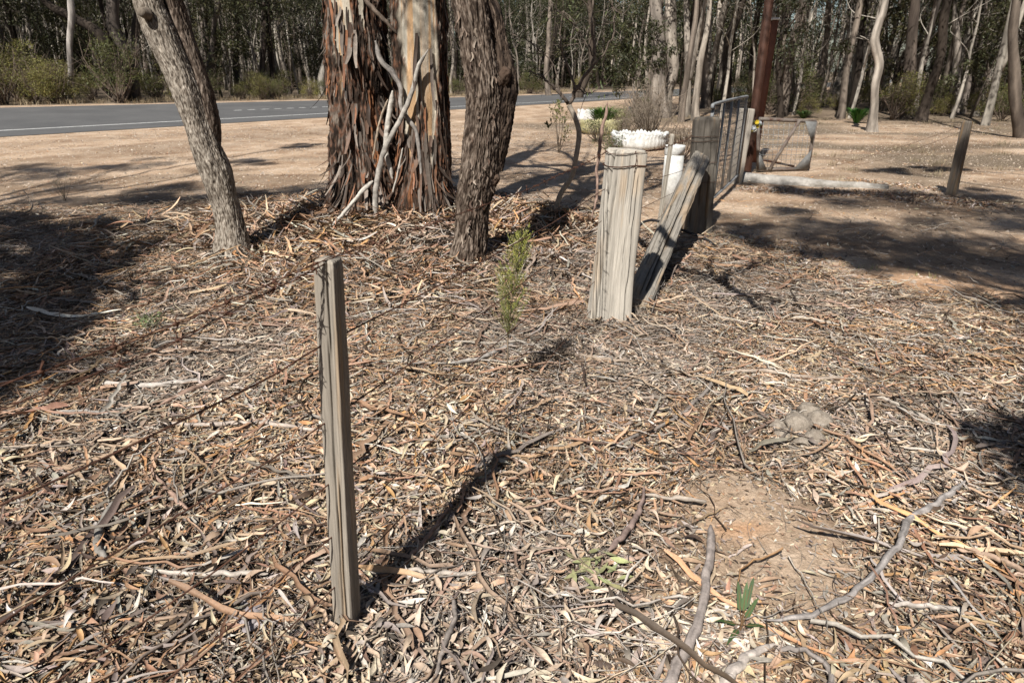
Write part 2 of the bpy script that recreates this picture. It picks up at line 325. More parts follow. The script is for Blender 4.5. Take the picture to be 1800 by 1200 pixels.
def zone(x, y, k, sc, lo=.4, hi=.62): return .25 + .75 * sm(lo, hi, fbm(x * sc + k * 13.7, y * sc - k * 5.3, k, 3))
def greyer(mb, c0):
    """weathering: patches of the litter are bleached grey, others are darker and damp"""
    V = np.concatenate(mb.V); C = np.concatenate(mb.C); g = sm(.45, .7, fbm(V[:, 0] * 1.1 + 3, V[:, 1] * 1.1, 4, 3))[:, None] * .5; l = C.mean(1, keepdims=True); g = g * .9; C = C * (1 - g) + (l * np.array((1.04, .95, .86))) * g
    C *= (.66 + .66 * fbm(V[:, 0] * 1.9, V[:, 1] * 1.9 + 8, 2, 3))[:, None]; mb.V = [V]; mb.C = [np.clip(C, 0, .95)]
mb = MB()
x, y = scatter(170000, (-4.5, 4.5), (.3, 4.0), mind=0, maxd=3.9, fall=lambda x, y: zone(x, y, 1, 2.2)); n = len(x)                # near leaves, folded blades
ribbons(mb, x, y, U(.03, .085, n), U(.006, .015, n), PW_leaf, k=6, wide=3, zt=.035, curv=.3, curl=.18)
x, y = scatter(480000, (-11, 10), (2.2, 11), mind=3.5, maxd=12, fall=lambda x, y: np.clip(5.5 / np.hypot(x, y), .3, 1) * zone(x, y, 1, 1.6)); n = len(x)
ribbons(mb, x, y, U(.04, .10, n), U(.007, .017, n), PW_leaf, k=4, wide=2, zt=.035, curv=.3, curl=.18)
x, y = scatter(230000, (-4.5, 4.5), (.3, 4.5), maxd=4.6, minlit=-.4); n = len(x)                         # crumbs
ribbons(mb, x, y, U(.008, .032, n), U(.003, .009, n), PW_twig + PW_leaf, k=3, wide=2, zt=.03, prof='bark')
x, y = scatter(16000, (-3, 3), (.3, 3.0), maxd=3.4, fall=lambda x, y: zone(x, y, 5, 1.8)); n = len(x)
ribbons(mb, x, y, U(.05, .11, n), U(.012, .022, n), PW_leaf, k=7, wide=3, zt=.055, curl=.45, tilt=.4, fold=.6, curv=.35)
greyer(mb, 0); tag(mb.build('leaf_litter', M_litter), 'dry curled gum leaves thickly covering the ground around the fence', 'leaf litter', kind='stuff')
mb = MB()
x, y = scatter(150000, (-9, 8.5), (.3, 10), maxd=11, minlit=-.3, fall=lambda x, y: np.clip(4 / np.hypot(x, y), .2, 1) * zone(x, y, 2, 1.4, .35, .6)); n = len(x)
twigs(mb, x, y, U(.04, .26, n), U(.0006, .0020, n), kink=.2)
x, y = scatter(15000, (-9, 8), (.3, 9.5), maxd=10, minlit=-.2, fall=lambda x, y: zone(x, y, 2, 1.0)); n = len(x); twigs(mb, x, y, U(.12, .5, n), U(.0018, .0045, n), k=10, zt=.045, kink=.25)
x, y = scatter(900, (-7, 7), (.5, 9), maxd=9, fall=lambda x, y: zone(x, y, 3, .8)); n = len(x); twigs(mb, x, y, U(.25, .9, n), U(.004, .009, n), k=12, zt=.05, kink=.25)
greyer(mb, 0); tag(mb.build('twig_litter', M_stick), 'thin grey and brown twigs strewn through the dry leaves', 'twigs', kind='stuff')
mb = MB()
x, y = scatter(90000, (-9, 9), (.3, 10), maxd=11, fall=lambda x, y: np.clip(4.5 / np.hypot(x, y), .25, 1) * zone(x, y, 3, 1.2)); n = len(x)
ribbons(mb, x, y, U(.06, .26, n), U(.004, .013, n), PW_bark, k=7, wide=3, prof='bark', curv=.22, curl=.12, zt=.05, fold=.9, tilt=.2)
x, y = scatter(6500, (-8, 8), (.3, 9.5), maxd=10, fall=lambda x, y: (.25 + .75 * np.exp(-((x + 1.2) ** 2 + (y - 4.5) ** 2) / 12)) * zone(x, y, 4, .9)); n = len(x)
ribbons(mb, x, y, U(.2, .75, n), U(.008, .024, n), PW_bark, k=12, wide=4, prof='bark', curv=.2, curl=.08, zt=.055, fold=.9, tilt=.15)
g = gr(700, 400); nn = 7500; x = RNG.normal(g[0], 1.0, nn); y = RNG.normal(g[1] - .1, .6, nn); n = nn
ribbons(mb, x, y, U(.08, .5, n), U(.006, .024, n), PW_bark, k=8, wide=3, prof='bark', curv=.3, curl=.2, zt=.09, fold=.9, tilt=.35)
g = gr(760, 470); nn = 3500; x = RNG.normal(g[0] - .3, .9, nn); y = RNG.normal(g[1] + .2, .7, nn); n = nn
ribbons(mb, x, y, U(.08, .4, n), U(.005, .018, n), PW_bark, k=8, wide=3, prof='bark', curv=.3, curl=.2, zt=.06, fold=.9, tilt=.3)
greyer(mb, 0); tag(mb.build('bark_litter', M_litter), 'shed bark strips in pink, brown and grey lying among the leaves', 'bark litter', kind='stuff')
# sparse debris on the bare soil, gravel crumbs
mb = MB(); n = 26000; x = U(-16, 16, n); y = U(4, 24, n); k = (litter(x, y) < .5) & (road_sp(x, y)[1] < -.4) & (np.abs(x) < y) & (U(0, 1, n) < .15 + .85 * sm(.4, .62, fbm(x * .8 + 3, y * 1.2, 9)) ** 1)
x, y = x[k], y[k]; n = len(x); ribbons(mb, x, y, U(.04, .12, n), U(.01, .022, n), PW_leaf, k=4, wide=2, zt=.008)
for (u0, v0, u1, v1, sd, nn) in ((1310, 332, 1560, 345, .14, 2600), (1560, 345, 1740, 362, .2, 1500), (1260, 415, 1420, 455, .22, 1800), (1500, 320, 1640, 335, .15, 500)):
    g0, g1_ = gr(u0, v0), gr(u1, v1); t = U(0, 1, nn); x = g0[0] + (g1_[0] - g0[0]) * t + RNG.normal(0, sd, nn); y = g0[1] + (g1_[1] - g0[1]) * t + RNG.normal(0, sd, nn); ribbons(mb, x, y, U(.05, .14, nn), U(.01, .024, nn), PW_bark, k=4, wide=2, zt=.02)
tag(mb.build('scattered_leaves', M_litter), 'loose dry leaves scattered over the bare driveway soil', 'fallen leaves', kind='stuff')
mb = MB(); n = 70000; x = U(-16, 14, n); y = U(3.5, 22, n); k = (litter(x, y) < .6) & (road_sp(x, y)[1] < -.2) & (np.abs(x) < y * .95); x, y = x[k], y[k]; n = len(x)
r = RNG.gamma(2, .0035, n) + .003; z = hz(x, y); O = np.array([(1, 0, 0), (0, 1, 0), (-1, 0, 0), (0, -1, 0), (0, 0, .8)])
V = np.stack([x, y, z - .001], -1)[:, None, :] + O[None] * r[:, None, None] * U(.6, 1.2, (n, 5, 1)); b = (np.arange(n) * 5)[:, None, None]; T = b + np.array([(0, 1, 4), (1, 2, 4), (2, 3, 4), (3, 0, 4)])[None]
mb.add(V.reshape(-1, 3), None, T.reshape(-1, 3), np.repeat(np.array([(.50, .42, .34)]) * U(.45, 1.35, (n, 1)), 5, 0)); tag(mb.build('gravel', M_litter, smooth=False), 'small stones on the bare roadside soil', 'gravel', kind='stuff')
# grasses
def blades(mb, cx, cy, rad, n, h, col, lean=.5, wd=.0035, gauss=True):
    a = U(0, 2 * math.pi, n); rr = np.abs(RNG.normal(0, rad * .5, n)); x = cx + rr * np.cos(a); y = cy + rr * np.sin(a); z = hz(x, y) - .005
    H = U(.5, 1.1, n) * h; la = a + RNG.normal(0, .8, n); ln = np.abs(RNG.normal(lean, .3, n)); nx_, ny_ = -np.sin(la), np.cos(la); V = []
    for t, wf in ((0, 1), (.5, .8), (1, .1)):
        ox = np.cos(la) * ln * H * t ** 1.7; oy = np.sin(la) * ln * H * t ** 1.7; zz = z + H * t * (1 - .3 * ln * t)
        for s in (-1, 1): V.append(np.stack([x + ox + s * nx_ * wd * wf / 2, y + oy + s * ny_ * wd * wf / 2, zz], -1))
    V = np.stack(V, 1); b = (np.arange(n) * 6)[:, None, None]; Q = b + np.array([(0, 1, 3, 2), (2, 3, 5, 4)])[None]
    mb.add(V.reshape(-1, 3), Q.reshape(-1, 4), None, np.repeat(np.array([col]) * U(.7, 1.3, (n, 1)), 6, 0))
mb = MB()
for i in range(300):
    gx, gy = U(2, 26), U(9.5, 27)
    if fbm(np.array([gx * .35 + 7]), np.array([gy * .9]), 5)[0] > .47 and road_sp(gx, gy)[1] < -4: blades(mb, gx, gy, .3, 50, .13, (.30, .245, .16), wd=.006)
for i in range(260):
    s0, p0 = U(-12, 45), RW + U(1.3, 5); q = road_pt(s0, p0); blades(mb, q[0], q[1], .5, 40, .3, (.34, .27, .17), wd=.012)
tag(mb.build('dry_grass', M_leaf), 'patches of short dry straw coloured grass beyond the driveway', 'dry grass', kind='stuff')
mb = MB()
for (u, v, k, h) in ((270, 570, 40, .07), (230, 640, 40, .06), (650, 560, 60, .05), (760, 555, 60, .05), (720, 480, 60, .05), (1390, 600, 12, .05), (1545, 470, 30, .05), (1620, 480, 30, .05), (60, 1130, 8, .04), (700, 620, 40, .04), (800, 500, 60, .05), (1060, 620, 16, .05), (1600, 730, 14, .06), (840, 1180, 12, .05), (820, 930, 6, .04)):
    gx, gy = gr(u, v)
    for j in range(5): blades(mb, gx + RNG.normal(0, .12), gy + RNG.normal(0, .12), .06, max(2, k // 5), h, (.30, .36, .13), lean=.3, wd=.003)
tag(mb.build('green_grass', M_leaf), 'tiny fresh green grass blades poking through the litter', 'grass', kind='stuff')

# ------------------------------------------------------------------ posts
def sq(th, a, b, rot=0, p=9):
    c, s = np.abs(np.cos(th - rot)) / a, np.abs(np.sin(th - rot)) / b; return (c ** p + s ** p) ** (-1 / p)
def timber(parent, name, base, top, a, b, rot, col, cracks=(), flare=None, nr=160, na=96, rough=.0045, seed=0, top_cut=0.0, mat=None, taper=1.0, sink=.12):
    base = np.array(base, float); top = np.array(top, float); d = top - base; Lh = np.linalg.norm(d); d /= Lh; b0 = base - d * sink
    P = np.c_[cr([b0, top], nr), np.ones(nr)]
    def disp(TH, S, rad):
        shape = sq(TH, a, b, rot); S0 = S - sink; k = 1 - (1 - taper) * S0 / Lh; r = shape * k
        g = fbm(np.cos(TH) * 14 + seed, np.sin(TH) * 14, S * 2.2, 5) - .5; g2 = fbm(np.cos(TH) * 40 + seed, np.sin(TH) * 40, S * 5, 3) - .5
        r = r * (1 + .10 * (fbm(np.cos(TH) * 1.2 + seed, np.sin(TH) * 1.2, S * 1.5, 2) - .5) + .05 * (fbm(np.cos(TH) * 3 + seed, np.sin(TH) * 3, S * 5, 3) - .5)) + g * rough * 1.2 + g2 * rough * 1.4
        for (ang, s0, s1, dep, wid) in cracks:
            w_ = (fbm(S * 5 + ang * 5, S * 0, S * 0 + seed, 3) - .5) * .16; dd = np.abs((TH - ang - w_ + math.pi) % (2 * math.pi) - math.pi)
            r = r - dep * np.exp(-(dd / wid) ** 2) * sm(s0 - .08, s0 + .03, S0) * (1 - sm(s1 - .03, s1 + .08, S0))
        if flare: r = r + flare * np.exp(-np.maximum(S0, 0) / .12) * (.4 + fbm(np.cos(TH) * 2, np.sin(TH) * 2, S * 0 + seed, 2))
        e = sm(Lh - .010, Lh, S0 + (vn(TH * 4, S * 0 + seed) * .012)); r = r * (1 - .10 * e)
        return r - rad
    V, Q, T, TH, S = loft(P, na, disp); nv = nr * na
    g = fbm(np.cos(TH) * 14 + seed, np.sin(TH) * 14, S * 1.2, 4); g3 = fbm(np.cos(TH) * 3 + seed, np.sin(TH) * 3, S * .8, 3)
    C = np.array(col)[None, None, :] * (.86 + .28 * g)[..., None] * (.70 + .60 * fbm(np.cos(TH) * 2 + seed, np.sin(TH) * 2, S * 3.5, 4))[..., None]
    warm = (sm(.55, .75, fbm(np.cos(TH) * 2 + 4 + seed, np.sin(TH) * 2, S * 2, 3)))[..., None] * np.array([.08, .02, -.03]); C = C + warm
    for (ang, s0, s1, dep, wid) in cracks:
        w_ = (fbm(S * 5 + ang * 5, S * 0, S * 0 + seed, 3) - .5) * .16; dd = np.abs((TH - ang - w_ + math.pi) % (2 * math.pi) - math.pi)
        C = C * (1 - .5 * (np.exp(-(dd / (wid * .8)) ** 2) * sm(s0 - .08, s0 + .03, S - sink) * (1 - sm(s1 - .03, s1 + .08, S - sink)))[..., None])
    C = np.vstack([C.reshape(-1, 3), np.array(col) * .5, np.array(col) * .95])
    V[-1] = V[(nr - 1) * na:nr * na].mean(0) + d * .004
    mb = MB(); mb.add(V, Q, T, np.clip(C, .02, .8)); return mb
def world_up_frame(th_az):   # ring angle whose outward normal has compass azimuth th_az (loft: X=+x, Y = T x X = +y for an upright path)
    return R(90 - th_az)
WOOD = (.34, .305, .26)
# slim post, near
bx, by = gr(612, 1097); bz = hz1(bx, by); P1 = np.array((bx, by, bz)); tp = at(577, 455, by); P1t = np.array((tp[0], by, tp[2]))
e = empty('fence_post', tuple(P1), 'slim weathered grey split post nearest the camera holding six wires', 'fence post')
a1 = world_up_frame(192)
mbp = timber(e, 'post', P1, P1t, .036, .031, a1, WOOD, cracks=((a1 + .1, -.1, .93, .010, .07), (a1 + .42, -.1, .52, .009, .07), (a1 + .35, .95, 1.2, .009, .06)), seed=3, taper=.86, nr=220, na=120)
mbp.build('timber', M_post, e, origin=P1)
# big strainer post
bx, by = gr(1069, 566); bz = hz1(bx, by); P2 = np.array((bx, by, bz)); tp = at(1101, 262, by); P2t = np.array((tp[0], by, tp[2]))
e = empty('strainer_post', tuple(P2), 'thick squared grey strainer post with deep vertical cracks and wire wrapped round its top', 'fence post')
a2 = world_up_frame(176)
mbp = timber(e, 'post', P2, P2t, .085, .132, a2, (.50, .465, .41), cracks=((a2 - .95, -.2, 1.3, .045, .045), (a2 - .72, .5, .93, .016, .03), (a2 + .62, .72, 1.04, .035, .035), (a2 + .80, .0, .92, .030, .035), (a2 + .18, .85, 1.05, .022, .016), (a2 + .40, .45, .55, .012, .016), (a2 - 1.9, 0, 1.2, .015, .06)), flare=.018, seed=8, taper=.9, nr=260, na=200)
mbp.build('timber', M_post, e, origin=P2)
wr = MB()
def wrap(mb, c, hw, hd, rz, z, tilt=0.0, r=.0022):
    pts = []
    for i in range(33):
        th = i / 32 * 2 * math.pi; q = float(sq(np.array(th), hw, hd, 0, 6)); x_, y_ = q * math.cos(th), q * math.sin(th)
        pts.append((c[0] + x_ * math.cos(rz) - y_ * math.sin(rz), c[1] + x_ * math.sin(rz) + y_ * math.cos(rz), z + tilt * x_ + .004 * math.sin(3 * th), r))
    tube(mb, pts, 6, 90)
c1 = P2 + (P2t - P2) * .91; wrap(wr, c1, .085, .129, a2, c1[2], .05); wrap(wr, c1, .086, .130, a2, c1[2] + .006, .02)
c1 = P2 + (P2t - P2) * .985; wrap(wr, c1, .083, .124, a2, c1[2], -.03)
for k in range(0):
    u = 1070 - k * 4; q = at(1066, 330 + k * 45, by - .07); tube(wr, [(q[0], q[1] - .03, q[2] + .02, .0015), (q[0] + .004, q[1] - .04, q[2] - .03, .0015), (q[0] - .004, q[1] - .03, q[2] - .09, .0012)], 5, 8)
wr.build('wire_wrap', M_rust, e, origin=P2)
# gate post
bx, by = gr(1226, 403); P3 = np.array((bx, by, hz1(bx, by))); tp = at(1242, 206, by); P3t = np.array((tp[0], by, tp[2]))
e = empty('gate_post', tuple(P3), 'broad dark grey split gate post carrying the silver mesh gate', 'gate post'); a3 = world_up_frame(182)
timber(e, 'post', P3, P3t, .10, .135, a3, (.20, .18, .155), cracks=((a3 + .5, -.1, 1.0, .03, .05), (a3 - .3, .3, 1.1, .02, .04), (a3 - .9, .1, .9, .02, .05), (a3 + .9, .2, .8, .015, .04)), flare=.03, seed=21, taper=.92, nr=160, na=110).build('timber', M_post, e, origin=P3)
wr = MB()
for f_ in (.84, .80, .62, .45): wr = MB(); c1 = P3 + (P3t - P3) * f_; wrap(wr, c1, .104, .136, a3, c1[2], random.uniform(-.05, .05), .0025); wr.build('wire_wrap', M_rust, e, origin=P3)
# diagonal brace
b0 = gr(1113, 545); b0 = np.array((b0[0], b0[1], hz1(*b0) - .02)); b1 = np.array(at(1228, 283, P3[1] - .20))
e = empty('post_brace', tuple(b0), 'cracked heavy timber brace leaning diagonally up to the gate post', 'brace')
timber(e, 'post', b0, b1, .088, .10, .4, (.31, .285, .25), cracks=((-1.0, .2, 2.4, .05, .10), (-.2, .1, 2.1, .035, .08), (-1.9, .5, 1.7, .03, .06), (-1.4, .1, 1.4, .02, .04), (.5, .2, 2.0, .02, .07), (-2.6, .6, 2.0, .02, .07)), seed=33, taper=.95, nr=300, na=170, rough=.016, sink=.05).build('timber', M_post, e, origin=b0)
# thin stake beside the pipe
sx, sy = gr(1158, 398); sp = np.array((sx, sy, hz1(sx, sy))); st = np.array(at(1182, 236, sy))
tag(timber(None, '', sp, st, .016, .024, .3, (.42, .385, .33), cracks=((-1.2, .1, 1.2, .006, .12),), seed=41, nr=60, na=40, rough=.002).build('fence_stake', M_post, None, origin=sp), 'thin grey wooden stake standing in front of the white pipe', 'stake')
# leaning post on the right
sx, sy = gr(1671, 346); sp = np.array((sx, sy, hz1(sx, sy))); st = np.array(at(1701, 213, sy))
e = empty('fence_post', tuple(sp), 'dark weathered post standing alone across the driveway at the right', 'fence post')
timber(e, '', sp, st, .05, .06, .5, (.15, .13, .11), cracks=((-1.2, .1, .9, .015, .08), (-.6, .3, .95, .01, .06), (-2, 0, 1, .01, .06)), seed=52, nr=90, na=60, rough=.004, taper=.85).build('timber', M_post, e, origin=sp)
RP = st
# ------------------------------------------------------------------ wires
g1 = np.array(gr(0, 665, 1.13)); dirn = np.array([P1[0] - g1[0], P1[1] - g1[1]]); P0 = np.array((g1[0] - dirn[0] * .9, g1[1] - dirn[1] * .9))
def barbed(mb, pts, r=.0013, sep=.0022, barb=.12, twist=26):
    P = cr(pts, 400); L = np.r_[0, np.cumsum(np.linalg.norm(np.diff(P, axis=0), axis=1))]; T = np.gradient(P, axis=0); T /= np.linalg.norm(T, axis=1)[:, None]
    up = np.array([0, 0, 1.]); S = np.cross(T, up); S /= np.linalg.norm(S, axis=1)[:, None]; U_ = np.cross(S, T)
    for ph in (0, math.pi):
        a = L * twist * 2.2 + ph; Q = P + sep * (np.cos(a)[:, None] * S + np.sin(a)[:, None] * U_); V, Qd, Tt, _, _ = loft(np.c_[Q, np.full(len(Q), r)], 5); mb.add(V, Qd, Tt)
    for l in np.arange(.05, L[-1], barb):
        c = np.array([np.interp(l, L, P[:, k]) for k in range(3)]); i = int(np.searchsorted(L, l)); i = min(i, len(T) - 1); t = T[i]
        for k in range(2):
            a = random.uniform(0, 6.28); n1 = math.cos(a) * S[i] + math.sin(a) * U_[i]; tube(mb, [(*(c + n1 * .018 + t * .008), .0010), (*(c + n1 * .003), .0019), (*(c - n1 * .004 + t * .004), .0019), (*(c - n1 * .017 - t * .008), .0010)], 4, 6)
        V, Qd, Tt, _, _ = loft(np.array([(*(c - t * .005), .0036), (*(c + t * .005), .0036)]), 6); mb.add(V, Qd, Tt)
def plain(mb, pts, r=.0015, n=90): tube(mb, [(*p, r) for p in pts], 6, n)
def sag(a, b, s, k=7):
    a, b = np.array(a, float), np.array(b, float); return [a + (b - a) * t - np.array((0, 0, s * 4 * t * (1 - t))) + (np.array((U(-1, 1), U(-1, 1), U(-1, 1))) * .006 if 0 < t < 1 else 0) for t in np.linspace(0, 1, k)]
s1 = np.array((P1[0] - .01, P1[1] - .02, P1t[2] + .004)); top2 = np.array(at(1068, 266, P2[1] - .08)); top3 = np.array(at(1215, 240, P3[1] - .05)); s1[0] = P1t[0]
for k, (dz, sg, lab) in enumerate(((0, .03, 'rusty barbed wire, upper strand over the top of the slim post'), (-.03, .055, 'rusty barbed wire, slack lower strand hooked to the top of the slim post'))):
    mb = MB(); a = s1 + np.array((0, -.004, dz * .3)); pts = sag((P0[0], P0[1], 1.15 + dz), a, sg); barbed(mb, pts + sag(a, top2 + np.array((0, 0, dz)), .03 + .03 * k)[1:] if k == 0 else pts)
    tag(mb.build('barbed_wire', M_rust, None, origin=tuple(a)), lab, 'barbed wire', 'fence wires')
mb = MB(); barbed(mb, sag(top2 + np.array((.17, 0, .0)), top3, .03)); c_ = top2 + np.array((.17, 0, 0)); tube(mb, [(*c_, .002), (*(c_ + np.array((.01, -.02, -.05))), .002), (*(c_ + np.array((-.01, -.02, -.1))), .0015)], 5, 8)
tag(mb.build('barbed_wire', M_rust, None, origin=tuple(top3)), 'rusty barbed wire between the big strainer post and the gate post', 'barbed wire', 'fence wires')
names = ('second', 'third', 'fourth', 'fifth', 'lowest')
for k, (v, v2, v3) in enumerate(((612, 330, 300), (747, 385, 330), (855, 440, 350), (948, 490, 375), (1036, 540, 392))):
    c = np.array(at(580 + (v - 580) * .035, v, P1[1] - .04)); h = c[2]; mb = MB(); c[0] = P1[0] - .01 + (P1t[0] - P1[0]) * h / 1.18
    c[1] = P1[1] + .004; q2 = np.array(at(1072 - (v2 - 300) * .11, v2, P2[1] + .0)); q3 = np.array(at(1200, v3, P3[1] - .05)); plain(mb, sag((P0[0], P0[1], h - .02), c, .02, 8) + sag(c, q2, .02, 6)[1:] + sag(q2 + np.array((.12, 0.05, 0)), q3, .01, 5), .0021 + .0003 * (k == 0), 220)
    tag(mb.build('fence_wire', M_rust, None, origin=tuple(c)), f'plain rusty fence wire, {names[k]} from the top through the slim post', 'wire', 'fence wires')
mb = MB()
for dz, tx in ((-.03, (1400, 315)), (-.09, (1500, 300))): g = gr(*tx); plain(mb, sag(RP + np.array((0, -.05, dz)), (g[0], g[1], .08), .05), .002, 40)
tag(mb.build('fence_wire', M_rust, None, origin=tuple(RP)), 'slack pair of wires hanging from the lone post across the driveway', 'wire', 'fence wires')
# ------------------------------------------------------------------ trees near the camera
def pxpath(pts, Y, z0=None):
    """rows (u, v, full width in photo px [, dY]) -> x, y, z, r"""
    out = []
    for p in pts:
        y = Y + (p[3] if len(p) > 3 else 0); q = at(p[0], p[1], y); out.append((*q, p[2] / 2 * m_per_px(y, q[2])))
    return out
def rough_bark(seed, amp, fx, fs, flare=.0, frange=.35, lump=.12):
    def d(TH, S, rad):
        c, s = np.cos(TH), np.sin(TH)
        n = fbm(c * fx + seed, s * fx, S * fs, 4); rdg = 1 - np.abs(2 * n - 1) * 2.2
        n2 = fbm(c * fx * 3 + seed, s * fx * 3, S * fs * 3.2, 3) - .5
        out = amp * (rdg - .4) + amp * 1.3 * n2 + lump * rad * (fbm(c * 1.1 + seed, s * 1.1, S * 1.7, 2) - .5) * 2
        return out + flare * np.exp(-S / frange) * (.5 + 1.1 * fbm(c * 2.2, s * 2.2, S * .4 + seed, 2))
    return d
def bark_cols(TH, S, seed, fx, fs, stops):
    n = fbm(np.cos(TH) * fx + seed, np.sin(TH) * fx, S * fs, 5); rd = np.clip(.5 + (fbm(np.cos(TH) * fx * 2.2 + seed, np.sin(TH) * fx * 2.2, S * fs * 2, 3) - .5) * 1.6 + (n - .5), 0, 1)
    xs_ = [s[0] for s in stops]; return np.stack([np.interp(rd, xs_, [s[1][k] for s in stops]) for k in range(3)], -1)
GREYB = [(0, (.045, .036, .028)), (.35, (.17, .142, .115)), (.6, (.34, .30, .255)), (1, (.50, .46, .40))]
DARKB = [(0, (.022, .015, .011)), (.38, (.075, .054, .041)), (.62, (.165, .13, .105)), (1, (.30, .25, .21))]
def trunk(name, parent, path, nr, na, disp, stops, seed, fx=4, fs=4, origin=(0, 0, 0), extra=None):
    P = cr(path, nr); V, Q, T, TH, S = loft(P, na, disp); C = bark_cols(TH, S, seed, fx, fs, stops)
    if extra is not None: V, C = extra(V, C, TH, S, P, nr, na)
    C = np.vstack([C.reshape(-1, 3), stops[1][1], stops[1][1]]); mb = MB(); mb.add(V, Q, T, np.clip(C, .01, .8)); return mb.build(name, M_bark, parent, origin=origin)
def leafclump(mb, c, rad, n, ln, wd, col, droop=.6, squash=.7, colvar=.35):
    c = np.array(c); P = RNG.normal(0, 1, (n, 3)); P *= (RNG.random((n, 1)) ** .4) / (np.linalg.norm(P, axis=1)[:, None] + 1e-6) * rad; P[:, 2] *= squash; P = P + c
    D = RNG.normal(0, 1, (n, 3)); D[:, 2] -= droop * 1.4; D /= np.linalg.norm(D, axis=1)[:, None]; S = np.cross(D, RNG.normal(0, 1, (n, 3))); S /= np.linalg.norm(S, axis=1)[:, None] + 1e-6
    l = (U(.6, 1.3, n) * ln)[:, None]; w_ = (U(.7, 1.2, n) * wd / 2)[:, None]
    V = np.stack([P, P + D * l * .45 + S * w_, P + D * l, P + D * l * .45 - S * w_], 1); b = (np.arange(n) * 4)[:, None]
    mb.add(V.reshape(-1, 3), b + np.arange(4)[None], None, np.repeat(np.array([col]) * U(1 - colvar, 1 + colvar, (n, 1)) * U(.9, 1.1, (n, 3)), 4, 0))
GUMLEAF = (.105, .125, .055)
def crown_on(parent, name, targets, start, n_per, ln=.12, wd=.022, col=GUMLEAF, r0=.08, twig=True, br=None):
    """limbs out to the clump centres, leaves round them"""
    mbl = MB(); mbb = MB(); s = np.array(start)
    for (cx, cy, cz, rr) in targets:
        t = np.array((cx, cy, cz)); mid = s + (t - s) * .5 + np.array((U(-.4, .4), U(-.4, .4), U(.1, .7))); tube(mbb, [(*s, r0), (*mid, r0 * .55), (*t, r0 * .2)], 7, 14, (.3, .27, .23))
        for k in range(5):
            o = t + RNG.normal(0, rr * .55, 3); m2 = mid + (t - mid) * U(.2, .9); tube(mbb, [(*m2, r0 * .3), (*((m2 + o) / 2 + RNG.normal(0, .1, 3)), r0 * .18), (*o, .008)], 4, 6, (.28, .25, .21)); leafclump(mbl, o, rr * .5, n_per // 6, ln, wd, col)
        leafclump(mbl, t, rr, n_per // 6, ln, wd, col)
    o_ = tuple(parent.location); b = mbb.build('limbs', M_bark, parent, origin=o_); mbl.build(name, M_leaf, parent, origin=o_); return b
# 1 leaning grey tree, left
bx, by = gr(408, 446); B = np.array((bx, by, 0.0)); e = empty('leaning_tree', (bx, by, hz1(bx, by)), 'grey rough barked tree leaning left over the litter, forked above its base', 'tree')
org = (bx, by, hz1(bx, by))
main = pxpath([(411, 466, 64), (409, 440, 56), (403, 390, 46), (391, 345, 46), (378, 300, 52), (362, 262, 50), (345, 215, 45), (330, 170, 46), (308, 115, 44), (282, 60, 48), (265, 20, 46), (252, -20, 42), (235, -70, 40)], by)
main += [(main[-1][0] - .35, by + .2, 2.9, .09), (main[-1][0] - .5, by + .2, 4.0, .07), (main[-1][0] - .9, by, 5.6, .04)]
trunk('trunk', e, main, 900, 180, rough_bark(5, .009, 10, 14, .05, .12, .22), GREYB, 5, 11, 20, org)
fork = pxpath([(374, 268, 26, .04), (370, 225, 34, .06), (355, 170, 36, .08), (338, 115, 34, .1), (322, 65, 34, .12), (311, 20, 32, .13), (304, -30, 30, .14)], by)
fork += [(fork[-1][0] + .1, by + .4, 3.2, .07), (fork[-1][0] + .4, by + .7, 5.2, .04)]
trunk('forked_stem', e, fork, 500, 110, rough_bark(9, .009, 8, 13, 0, .3, .2), DARKB, 9, 9, 18, org)
mb = MB(); q = at(262, 25, by - .1); tube(mb, [(q[0], q[1] - .02, q[2], .05), (q[0] - .02, q[1] - .09, q[2] + .01, .035)], 12, 8, (.2, .17, .14)); mb.build('knot', M_bark, e, origin=org)
crown_tg = [(main[-1][0] + U(-1.2, 1.2), by + U(-1, 1.4), 5.2 + U(-.6, 1.4), .8) for _ in range(6)] + [(fork[-1][0] + U(-.9, .9), by + .7 + U(-1, 1), 5.3 + U(-.4, 1.2), .7) for _ in range(4)]
crown_on(e, 'crown', crown_tg, main[-2][:3], 420)
